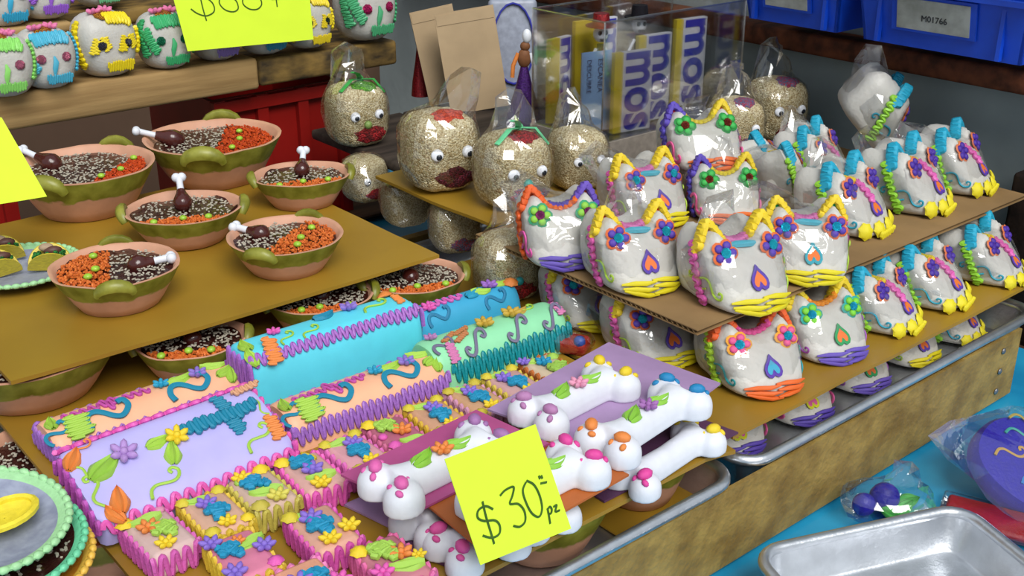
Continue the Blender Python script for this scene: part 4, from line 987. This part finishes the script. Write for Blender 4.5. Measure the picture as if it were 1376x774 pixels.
# ---------------------------------------------------------------- painted sugar skulls on the shelf
PS = Blob(.066, .064, .070, 3.1, .10, .5, .0008, 0, .98); PSB = PS.body().mesh('skull_body', M_sugar)
def shelf_skull(px, py, z, rz, label, col, gemc, gold='#b9822a', style=0, sc=1., v=None):
    sc *= .85; rz += 14
    p = at(px, py, z) if v is None else atv(px, py, v); t = thing('sugar_skull', label, 'candy skull', (p.x, p.y, p.z if v is not None else z), math.radians(rz)); t.scale = (sc,) * 3
    link('skull_body', PSB, t); k = ('ps', col, style)
    if k not in CACHE:
        pa_ = []
        def ic(nm, mb, c_): pa_.append((nm, mb.mesh(nm, icing(c_)), Matrix.Identity(4), []))
        def on(kind, c_, q, size, spin=0, sy=1, sz=1, nm=None, subs=None):
            pp, n = PS.P(q); pa_.append((nm, unit(kind, c_), fr(pp, n, spin, size, sy=sy, sz=sz), subs or []))
        if style == 0:
            ic('icing_hair', PS.zig((-1, -.2, .9), (-1, -.5, -.5), .16, 20, .0020), col); ic('icing_hair', PS.zig((1, -.2, .9), (1, -.5, -.5), .16, 20, .0020), col)
            ic('icing_fringe', PS.zig((-.7, -.85, .85), (.7, -.85, .85), .18, 20, .0021), col); ic('icing_hair', PS.zig((-1, -.7, .6), (-.75, -1, -.35), .14, 14, .002), col)
            on('flower', '#e47aa8', (-.3, -.3, 1), .010, 0, nm='icing_flower'); on('flower', '#e47aa8', (.25, -.2, 1), .010, 1, nm='icing_flower')
            on('drip', col, (0, -1, -.15), .011, 1.57, nm='icing_nose')
        else:
            ic('icing_fringe', PS.zig((-.15, -.75, 1), (.75, -.75, .9), .17, 16, .0024), col); ic('icing_hair', PS.zig((-1, -.1, .9), (-1, -.35, -.7), .10, 18, .0024), col); ic('icing_hair', PS.zig((1, -.5, .5), (1, -.7, -.3), .10, 12, .0024), col)
            for s in (-1, 1): on('ripple', col, (s * .52 - .22, -1, .08), .0085, 1.2, 1.1, nm='icing_brow'); on('ripple', col, (s * .52 + .2, -1, .16), .0075, 1.9, 1.1, nm='icing_brow')
            on('flower', '#e47aa8', (-.3, -.3, 1), .009, 0, nm='icing_flower'); on('flower', '#e47aa8', (.1, -.2, 1), .009, 1, nm='icing_flower')
        on('ruffle', col, (.15, -1, -.68), .015, 0, .75, nm='icing_teeth')
        pp, n = PS.P((-.1, -.5, 1)); pa_.append(('foil', unit('gem', gold), fr(pp, n, .3, .011, sz=.4), []))
        CACHE[k] = pa_
    inst(t, CACHE[k])
    for s in (-1, 1):
        pp, n = PS.P((s * .48, -1, .12)); link('gem_eye', unit('gem', gemc), t, fr(pp, n, .2, .0058, sz=.9))
    return t
shelf_skull(12, 127, ZPL, 15, 'pale green painted sugar skull with rose gem eyes, at the shelf end', '#8fd96a', '#b5607a')
shelf_skull(68, 116, ZPL, 26, 'sky-blue painted sugar skull with rose gem eyes', '#4fb3d0', '#b5607a')
shelf_skull(146, 100, ZPL, 28, 'yellow painted sugar skull with dark gem eyes, largest face on the shelf', '#f0d81e', '#3a3a48', style=1, sc=1.12)
shelf_skull(226, 90, ZPL, 22, 'emerald green painted sugar skull beside the neon note', '#3fae6e', '#0f6a4a', sc=1.02)
shelf_skull(292, 79, ZPL, 24, 'purple-toothed sugar skull mostly covered by the neon note', '#9a80d0', '#6a4a9a')
shelf_skull(356, 71, ZPL, 24, 'blue-toothed sugar skull mostly covered by the neon note', '#3f9fc4', '#6a4a9a')
shelf_skull(414, 63, ZPL, 30, 'yellow sugar skull peeking out past the neon note', '#ecd32a', '#2a3a2a', style=1)
shelf_skull(492, 52, ZPL, 26, 'big white sugar skull with green piping and ruby gem eyes', '#4fae78', '#b01a5a', sc=1.25)
zz2 = zz
shelf_skull(10, 34, 0, 24, 'cyan sugar skull on the thin upper board end', '#35a9d0', '#2f4a2a', v=1.262)
shelf_skull(64, 24, 0, 24, 'violet sugar skull on the thin upper board', '#9a5fd0', '#7a3fb0', v=1.262)
shelf_skull(135, 8, 0, 24, 'white sugar skull with mint piping on the rough upper board', '#7fcf9a', '#3a8a5a', v=1.32)
# ---------------------------------------------------------------- plates
def lathe_plate(t, R_, h, m_in, m_rim, scal=True):
    N = 64; b = MB()
    for (r_, z_) in ((0, 0), (.55, 0), (.62, .1), (.9, .75), (1, .95), (1, 1.05), (.95, 1.1), (.86, .85), (.62, .42), (0, .36)):
        b.v += [(R_ * r_ * math.cos(2 * math.pi * k / N), R_ * r_ * math.sin(2 * math.pi * k / N), h * z_) for k in range(N)]
    for q in range(9):
        for k in range(N):
            l = (k + 1) % N; b.f.append((q * N + k, q * N + l, (q + 1) * N + l, (q + 1) * N + k)); b.m.append(1 if 3 <= q <= 6 else 0)
    b.obj('dish', [m_in, m_rim], t)
    if scal:
        b = MB(); n = 46
        for k in range(n):
            a = 2 * math.pi * k / n; b.ball((R_ * .985 * math.cos(a), R_ * .985 * math.sin(a), h * 1.06), (R_ * .075, R_ * .055, .0022), 6, 4, 0, Matrix.Rotation(a + math.pi / 2, 4, 'Z'))
        b.obj('scalloped_rim', m_rim, t)
M_pg = icing('#a5d9a0'); M_pb = mat('plate_blue_grey', '#9aa0b4', .4, .4, .12, 140, .1, 200, col2='#8489a0'); M_p2 = icing('#6fcfa0')
pp = at(28, 372, ZA1); t = thing('candy_plate', 'round candy plate with three little tacos on the golden card', 'plate', (pp.x, pp.y, ZA1), 0)
lathe_plate(t, .048, .010, M_pb, M_pg)
M_tor = icing('#dcc53a'); M_fil = grit('green_filling', '#2f8a3a', '#1c5a22'); M_bn = mat('bean_brown', '#5a3830', .5, .4)
def taco(x, y, rz, k):
    b = MB(); N = 12; vs = []; fs = []
    for j, w in enumerate((-.008, .008)):
        for i in range(N + 1):
            a = math.pi * (.05 + .9 * i / N); vs.append((math.cos(a) * .014, w * (1.0 if True else 0) * (.5 + .5 * math.sin(a)), math.sin(a) * .014)); vs.append((math.cos(a) * .011, w * .8 * (.4 + .6 * math.sin(a)), math.sin(a) * .011))
    n2 = 2 * (N + 1)
    b = MB()
    # folded tortilla: two half discs leaning together along the fold
    for s in (-1, 1):
        ring = [(.017 * math.cos(math.pi * i / N), s * (.002 + .010 * math.sin(math.pi * i / N)), .0035 + .016 * math.sin(math.pi * i / N)) for i in range(N + 1)]
        out = [(x_ * 1.02, y_ + s * .0018, z_) for x_, y_, z_ in ring]
        c1, c2 = (0, s * .001, .0015), (0, s * .003, .001)
        vs = ring + out + [c1, c2]; fs = []
        for i in range(N): fs += [(i, i + 1, 2 * N + 2), (N + 1 + i + 1, N + 1 + i, 2 * N + 3), (i, N + 1 + i, N + 2 + i, i + 1)]
        b.add(vs, fs)
    tt = thing('candy_taco', k, 'candy', (0, 0, 0)); tt.location = pp + Vector((x, y, .0042)); tt.rotation_euler = (0, 0, rz)
    b.obj('tortilla', M_tor, tt)
    b = MB(); rr = random.Random(k)
    for i in range(40): b.ball((rr.uniform(-.012, .012), rr.uniform(-.005, .005), .010 + rr.uniform(0, .006)), .0022, 5, 3)
    tag(b.obj('green_filling', M_fil, tt), kind='stuff')
    MB().ball((.004, .001, .0165), (.0075, .004, .004), 10, 6).obj('bean', M_bn, tt); MB().ball((-.001, .004, .019), (.006, .004, .0035), 10, 6).obj('meat_strip', mat('taco_meat', '#b59a80', .6, .3), tt)
taco(.024, .004, .35, 'yellow candy taco with green filling nearest the rice bowl'); taco(-.012, -.010, .6, 'yellow candy taco with brown filling in the plate middle'); taco(-.022, .022, .5, 'yellow candy taco at the plate back')
# plates stacked at the counter corner
ct = thing('carton', 'low carton under the stacked candy plates', 'carton', uvz(.075, .60, ZCL), ROT)
MB().box((0, 0, .052), (.11, .20, .104)).obj('carton_body', M_kraft, ct, False); MB().box((0, 0, .1042), (.11, .025, .0004)).obj('tape', mat('tape', '#b59a6a', .3), ct, False)
for k, (dxp, dyp, z_, r_, mi, mr, lab) in enumerate((
    (18, 782, .016, .044, icing('#d98a2a'), icing('#e9b84a'), 'orange and yellow scalloped candy plate at the bottom of the stack'),
    (2, 752, .0285, .044, M_mole, M_p2, 'green rimmed candy plate of dark mole in the stack'),
    (-28, 722, .042, .046, M_pb, M_pg, 'pale green rimmed candy plate holding a yellow spoon'))):
    pz = at(dxp, dyp, z_); t = thing('candy_plate', lab, 'plate', (pz.x, pz.y, z_), .3 * k, 'stacked candy plates', (math.radians((4, 5, 7)[k]), math.radians((-2, 3, 5)[k])))
    lathe_plate(t, r_, .011, mi, mr)
    if k == 1:
        b = MB(); rr = random.Random(5)
        for i in range(110):
            a, rd = rr.uniform(0, 6.3), .036 * math.sqrt(rr.random()); b.ball((rd * math.cos(a), rd * math.sin(a), .0062 + .0016 * (rd > .028)), (.0016, .001, .0007), 5, 3, 0, Matrix.Rotation(rr.uniform(0, 6), 4, 'Z'))
        tag(b.obj('sesame_seeds', M_seed, t), kind='stuff')
    if k == 2: sp = (pz, z_)
t = thing('candy_spoon', 'yellow candy spoon resting on the pale green plate', 'spoon', sp[0] + Vector((.010, -.004, .0100)), math.radians(58)); t.scale = (1.35,) * 3
b = MB(); N = 18; rings = []
for j, (k, z_) in enumerate(((1., .0025), (.82, .0012), (.5, .0004), (.02, .0002))): rings.append([(.013 * k * math.cos(2 * math.pi * i / N) + .006, .0095 * k * math.sin(2 * math.pi * i / N), z_) for i in range(N)])
b.loft(rings, caps=False); b.loft([[(x, y, z_ - .0018) for x, y, z_ in g] for g in rings], caps=False); b.tube([(.013 * math.cos(2 * math.pi * i / N) + .006, .0095 * math.sin(2 * math.pi * i / N), .0022) for i in range(N)], .0016, 6, closed=True)
b.obj('spoon_bowl', icing('#ecd73a'), t); MB().tube([(-.006, 0, .002), (-.018, .001, .003), (-.034, .002, .003)], [.003, .0024, .003], 8).obj('spoon_handle', icing('#ecd73a'), t)
# ---------------------------------------------------------------- clear box of chocolate packs on its carton
bu, bv, bz = .81, .82, .075
M_clear = clear('clear_plastic', (.96, .965, .97), .04, .05, 0, .3)
car = thing('carton', 'low brown carton below the clear plastic box', 'carton', uvz(bu + .11, bv + .055, .0452), ROT)
MB().box((0, 0, .0145), (.224, .114, .029)).obj('carton_body', mat('grey_carton', '#8f867c', .7, .3), car, False); MB().box((0, 0, .0292), (.03, .115, .0004)).obj('tape', mat('tape', '#b59a6a', .3), car, False)
BL, BD, BH = .22, .11, .125
cb = thing('clear_box', 'clear plastic box filled with chocolate packs and toy figures', 'box', uvz(bu + BL / 2, bv + BD / 2, bz), ROT)
for nm, c_, d_ in (('front_panel', (0, -BD / 2, BH / 2), (BL, .001, BH)), ('back_panel', (0, BD / 2, BH / 2), (BL, .001, BH)), ('side_panel', (-BL / 2, 0, BH / 2), (.001, BD, BH)), ('side_panel', (BL / 2, 0, BH / 2), (.001, BD, BH)), ('bottom_panel', (0, 0, .0008), (BL, BD, .001))):
    MB().box(c_, d_).obj(nm, M_clear, cb, False)
M_edge = clear('clear_edge', (.9, .91, .93), .35, .15, 0, .5)
for sx in (-1, 1):
    for sy in (-1, 1): MB().tube([(sx * BL / 2, sy * BD / 2, 0), (sx * BL / 2, sy * BD / 2, BH)], .0011, 6).obj('edge', M_edge, cb)
MB().tube([(-BL / 2, -BD / 2, BH), (BL / 2, -BD / 2, BH), (BL / 2, BD / 2, BH), (-BL / 2, BD / 2, BH)], .0012, 6, closed=True).obj('top_rim', M_edge, cb)
M_py = mat('pack_yellow', '#c9b325', .4, .5, .03); M_pw = mat('pack_white', '#c9c9d0', .4, .5, .03); M_navy = mat('pack_navy', '#2a2fa0', .4, .5, .04); M_lb = mat('leaflet_blue', '#8fb4e0', .5, .4, .03)
def text_mesh(s, size, bold=0.):
    cu = bpy.data.curves.new('lettering', 'FONT'); cu.body = s; cu.size = size; cu.extrude = .0003; cu.offset = bold; cu.align_x = 'CENTER'; cu.align_y = 'CENTER'; cu.resolution_u = 4
    o = bpy.data.objects.new('lettering', cu); COL.objects.link(o); dg = bpy.context.evaluated_depsgraph_get(); dg.update()
    me = bpy.data.meshes.new_from_object(o.evaluated_get(dg)); bpy.data.objects.remove(o); return me
ME_T = {}
def lettering(parent, s, size, m, M, bold=0., outline=None):
    k = (s, size, m.name, bold)
    if k not in ME_T: ME_T[k] = text_mesh(s, size, bold); ME_T[k].materials.clear(); ME_T[k].materials.append(m)
    return link('lettering', ME_T[k], parent, M)
def pack(u_, v, w, h, label, rz=0, kind='pack', split=.22, tilt=0):
    """upright thin pack; (px,py) is its bottom centre"""
    p = uvz(u_, v, bz + .0016); t = thing('chocolate_pack' if kind == 'pack' else 'leaflet', label, 'packaging', p, ROT + math.radians(rz), None, (math.radians(tilt), 0))
    if kind == 'pack':
        MB().box((-w / 2 + w * split / 2, 0, h / 2), (w * split, .006, h)).obj('yellow_strip', M_py, t, False); MB().box((w * split / 2, 0, h / 2), (w * (1 - split), .006, h)).obj('white_panel', M_pw, t, False)
        M = Matrix.Translation((w * split / 2, -.0032, h / 2)) @ Matrix.Rotation(math.pi / 2, 4, 'X') @ Matrix.Rotation(-math.pi / 2, 4, 'Z') @ Matrix.Diagonal((h / .075, w * (1 - split) / .031, 1, 1))
        me_ = text_mesh('mos', .040, .0011); xs = [v_.co.x for v_ in me_.vertices]; ys = [v_.co.y for v_ in me_.vertices]; me_.materials.clear(); me_.materials.append(M_navy)
        M = Matrix.Translation((w * split / 2, -.0032, h / 2)) @ Matrix.Rotation(math.pi / 2, 4, 'X') @ Matrix.Rotation(-math.pi / 2, 4, 'Z') @ Matrix.Diagonal((h * .97 / (max(xs) - min(xs)), w * (1 - split) * .86 / (max(ys) - min(ys)), 1, 1)) @ Matrix.Translation((-(max(xs) + min(xs)) / 2, -(max(ys) + min(ys)) / 2, 0))
        link('lettering', me_, t, M)
    else:
        MB().box((0, 0, h / 2), (w, .0012, h)).obj('leaflet_sheet', M_lb, t, False)
        for s_, x, sz_ in (('ESCANEA', .004, .0085), ('DESCUBRE', -.010, .0075)):
            lettering(t, s_, sz_, mat('leaflet_ink', '#3a4a6a', .6), Matrix.Translation((x, -.0008, h * .70)) @ Matrix.Rotation(math.pi / 2, 4, 'X') @ Matrix.Rotation(-math.pi / 2, 4, 'Z'))
    return t
pack(.865, .833, .050, .086, 'blue and white chocolate pack lettered mos at the front of the clear box', -8)
pack(.915, .850, .046, .095, 'half hidden chocolate pack behind the front one in the clear box', -6)
pack(.998, .872, .046, .100, 'tall chocolate pack at the back end of the clear box', -6)
pack(.833, .914, .036, .092, 'chocolate pack with broad yellow strip at the clear box side', 10, split=.45)
pack(.834, .855, .038, .086, 'pale blue folded leaflet reading ESCANEA inside the clear box', -12, 'leaflet')
pack(.89, .917, .060, .105, 'yellow backed chocolate pack at the rear of the clear box', -4, split=.7)
M_blk = mat('black_felt', '#15131a', .8, .2); M_glr = mat('red_glitter', '#b01a22', .25, .7, .4, 900, .6, 900, metal=.5, col2='#5c0a10'); M_glp = mat('purple_glitter', '#5a1a8a', .25, .7, .4, 900, .6, 900, metal=.5, col2='#2c0a48')
def figure(u_, v_, hat, label):
    p = uvz(u_, v_, bz + .0015); t = thing('skeleton_figure', label, 'figurine', p, math.radians(15)); 
    MB().tube([(0, 0, 0), (0, 0, .03), (0, 0, .06), (0, 0, .085)], [.011, .009, .006, .004], 10).obj('body', M_blk, t)
    h = MB().ball((0, 0, .096), (.0085, .0085, .0095), 14, 10).obj('head', M_white, t)
    for s in (-1, 1): MB().ball((s * .0034, -.0074, .098), (.0024, .0016, .0026), 8, 5).obj('eye_socket', M_blk, h)
    for k in range(5): MB().box((-.003 + k * .0015, -.0076, .0905), (.0006, .001, .003)).obj('tooth_gap', M_blk, h, False)
    b = MB(); b.tube([(0, 0, .104), (0, 0, .1055)], .017, 18); b.tube([(0, 0, .1055), (0, 0, .118)], [.010, .0085], 16); b.obj('hat', hat, t)
    for s in (-1, 1): MB().tube([(s * .005, 0, .08), (s * .013, -.004, .068), (s * .008, -.01, .058)], .0018, 6).obj('arm', M_white, t)
figure(.868, .885, M_glr, 'small skeleton figure with red glitter hat in the clear box')
figure(.938, .895, M_blk, 'small skeleton figure with black hat in the clear box')
# goods behind the sesame skulls: kraft envelopes, printed bag, glitter figures
def standing(px, py, z, w, h, m, label, rz, tilt, cat='envelope', name='kraft_envelope'):
    p = at(px, py, z); b = MB(); b.box((0, 0, h / 2), (w, .003, h)); t = thing(name, label, cat, p, math.radians(rz), None, (math.radians(tilt[0]), math.radians(tilt[1])))
    b.obj('sheet', m, t, False); MB().box((0, -.0018, h * .93), (w * .96, .0008, h * .1)).obj('flap', m, t, False); return t
M_kr2 = mat('kraft_paper', '#b39a78', .75, .3, .08, 20, .1, 120)
ZB2 = .0455
standing(645, 148, ZB2, .074, .125, M_kr2, 'light kraft envelope leaning among the goods', 8, (-8, -8))
standing(606, 136, ZB2, .056, .120, M_kr2, 'darker kraft envelope behind the light one', 14, (-8, -10))
pz = at(690, 138, ZB2); t = thing('printed_bag', 'printed grey bag with navy oval band behind the envelope', 'bag', pz, math.radians(5), None, (math.radians(-8), 0))
MB().rbox((.062, .016, .13), .006, seg=3).obj('bag_body', mat('bag_grey', '#9aa0b0', .4, .5), t)
MB().tube([(.026 * math.cos(a / 20 * 6.283), -.009, .075 + .05 * math.sin(a / 20 * 6.283)) for a in range(20)], .0035, 6, closed=True, flat=.4).obj('navy_band', M_navy, t)
def cone_figure(px, py, z, m, h, r, label, torso):
    p = at(px, py, z); t = thing('glitter_figure', label, 'figurine', p, 0)
    MB().tube([(0, 0, 0), (0, 0, h * .25), (0, 0, h * .6), (0, 0, h)], [r, r * .85, r * .5, r * .2], 18).obj('glitter_cone', m, t)
    if torso:
        M_br = mat('brown_clay', '#8a5a3a', .6, .3); b = MB(); b.ball((0, 0, h + .010), (.008, .006, .012), 12, 8); b.ball((.001, 0, h + .024), (.006, .005, .006), 10, 7); b.obj('torso', M_br, t)
        MB().ball((.003, -.001, h + .036), (.0055, .005, .0085), 12, 9).obj('head', M_white, t)
        MB().tube([(-.007, 0, h + .016), (-.013, -.003, h + .002), (-.014, -.004, h - .012)], .0026, 8).obj('arm', icing(OR), t); MB().tube([(.007, 0, h + .016), (.012, -.003, h), (.012, -.004, h - .014)], .0022, 8).obj('arm', M_white, t)
cone_figure(704, 165, ZB2 + .002, M_glp, .068, .022, 'figurine with purple glitter skirt beside the clear box', True)
cone_figure(566, 128, ZB2, M_glr, .075, .013, 'red glitter cone standing by the kraft envelopes', False)
# ---------------------------------------------------------------- blue bins on the wall
M_bin = mat('blue_bin_plastic', '#1149c8', .38, .5, .06, 20, .05, 80, col2='#0d3cab')
ub = 1.03
def bin_(px0, px1, py_mid, label, txt=None):
    a, e = atu(px0, py_mid[0], ub), atu(px1, py_mid[1], ub); w = (e - a).length; m_ = (a + e) / 2; zb = min(a.z, e.z)
    t = thing('storage_bin', label, 'bin', (m_.x, m_.y, zb + .013), ROT - math.pi / 2)
    H_, D = .10, .085; b = MB()
    # outer shell as panels: sloping front lip, sides, floor, back
    f0, f1 = -.0, -.012
    MB().add([(-w / 2 + .006, 0, 0), (w / 2 - .006, 0, 0), (w / 2, -.010, .055), (-w / 2, -.010, .055), (-w / 2 + .006, .004, 0), (w / 2 - .006, .004, 0), (w / 2, -.006, .055), (-w / 2, -.006, .055)],
             [(0, 1, 2, 3), (5, 4, 7, 6), (3, 2, 6, 7), (0, 4, 5, 1), (0, 3, 7, 4), (1, 5, 6, 2)]).obj('front_panel', M_bin, t, False)
    for s in (-1, 1):
        x0, x1 = s * (w / 2 - .006), s * w / 2
        MB().add([(x0, 0, 0), (x0, D, 0), (x1, D, H_), (x1, .02, H_), (x1, -.01, .055), (x0 - s * .003, 0, 0), (x0 - s * .003, D, 0), (x1 - s * .003, D, H_), (x1 - s * .003, .02, H_), (x1 - s * .003, -.01, .055)],
                 [(0, 1, 2, 3, 4), (9, 8, 7, 6, 5), (0, 5, 6, 1), (1, 6, 7, 2), (2, 7, 8, 3), (3, 8, 9, 4), (4, 9, 5, 0)]).obj('side_panel', M_bin, t, False)
    MB().box((0, D / 2, .0015), (w - .012, D, .003)).obj('floor_panel', M_bin, t, False); MB().box((0, D - .002, H_ / 2), (w - .006, .004, H_)).obj('back_panel', M_bin, t, False)
    MB().box((0, -.0122, .056), (w + .006, .008, .005)).obj('lip', M_bin, t, False)
    M = Matrix.Translation((-w * .03, -.0075, .034)) @ Matrix.Rotation(math.atan2(.010, .055), 4, 'X')
    MB().box((0, -.0005, 0), (w * .50, .002, .036), 0).obj('label_holder', M_bin, t, False, M)
    lb = MB().box((0, -.002, 0), (w * .43, .001, .030), 0).obj('label_card', mat('label_card', '#a3a6a2', .5, .4, .2, 40, col2='#7c7f78'), t, False, M)
    if txt: lettering(lb, txt, .0085, mat('label_ink', '#23252a', .6), Matrix.Translation((.002, -.0028, -.003)) @ Matrix.Rotation(math.pi / 2, 4, 'X'))
    for s in (-1, 1): MB().box((s * w * .36, -.006, .027), (.004, .006, .05), 0).obj('rib', M_bin, t, False)
    return t
bin_(1152, 1376, (68, 108), 'deep blue storage bin with a grey label card reading M01766', 'M01766')
bin_(1000, 1128, (36, 62), 'deep blue storage bin next to the labelled one, above the sesame skull')
rp0, rp1 = atu(1096, 60, 1.1), atu(1376, 112, 1.1)
plank_obj('wood_rail', 1.09, 1.129, .25, 1.6, min(rp0.z, rp1.z) - .010, min(rp0.z, rp1.z) + .014, wood('rail_wood', '#6b3a22', '#3f2114'), 'reddish brown wooden rail below the blue bins')
# ---------------------------------------------------------------- candy packs on the blue cloth
M_nav2 = icing('#2a1fa0'); M_grn = icing('#4fae4a')
pz = at(1362, 660, ZCL); t = thing('iced_disc', 'deep violet-blue iced disc with curled strokes on the blue cloth', 'candy', (pz.x, pz.y, ZCL + .018), math.radians(25), None, (math.radians(32), 0)); t.scale = (1.15,) * 3
b = MB(); ring = lambda k, z_: [(.038 * k * math.cos(2 * math.pi * i / 36) * (1 + .05 * math.sin(3 * 2 * math.pi * i / 36)), .036 * k * math.sin(2 * math.pi * i / 36), z_) for i in range(36)]
b.loft([ring(.96, .0), ring(1, .003), ring(1, .010), ring(.94, .014), ring(.5, .016)]); b.obj('disc', M_nav2, t)
for (x, y, sp_, c_) in ((-.012, .008, -.5, '#c9a04a'), (.006, .018, -.7, '#3fa89a'), (-.006, -.014, -.4, '#3f8ad0'), (.02, -.004, -.6, '#d0452a'), (.016, .026, -.8, '#b5a04a')):
    deco(t, 'tendril', c_, fr((x, y, .0155), (0, 0, 1), sp_, .012, sz=.8))
link('cellophane_bag', bag_mesh('disc', Blob(.082, .078, .020, 2.6), 4, 1.08, (-.9, .5, .1), 1.2), t)
t2 = thing('wrapped_red_candy', 'red wrapped candy partly below the violet-blue disc', 'candy', (at(1335, 705, ZCL).x, at(1335, 705, ZCL).y, ZCL + .0005), math.radians(-28))
MB().rbox((.07, .035, .007), .003).obj('candy_bar', icing('#b02a30'), t2); MB().rbox((.078, .042, .0078), .003, c=(0, 0, 0)).obj('cellophane', M_bag, t2, False)
pz = at(1190, 694, ZCL); t = thing('iced_flower', 'deep blue iced flower with green leaves in cellophane', 'candy', (pz.x, pz.y, ZCL + .0005), 0)
for (x, y, r_) in ((-.017, .002, .009), (.0, .008, .0115)): MB().ball((x, y, r_), (r_, r_ * .9, r_), 14, 10).obj('petal', M_nav2, t)
for (x, y, sp_) in ((.014, .003, .6), (.003, -.006, -.4), (.02, .012, .2)): link('leaf', unit('leaf', '#4fae4a'), t, fr((x, y, .006), (0, -.6, .8), sp_, .009))
link('cellophane_bag', bag_mesh('fl', Blob(.062, .04, .024, 2.4), 3, 1.1, (.6, .6, .6), .9), t)
# small wrapped candies in the dark gap behind the rust-fringed bar and below the bowls
pz = at(762, 470, ZA0); t = thing('wrapped_red_candy', 'small red and blue candy in cellophane beside the mint coffin', 'candy', (pz.x, pz.y, ZA0), math.radians(-20))
MB().rbox((.035, .02, .012), .004).obj('candy_bar', icing('#b5352a'), t); MB().ball((.012, -.006, .012), .005).obj('icing_dot', icing('#3a5ab0'), t); link('cellophane_bag', bag_mesh('rc', Blob(.038, .024, .016, 2.6), 2, 1.15, (.7, -.6, .4), .6), t)
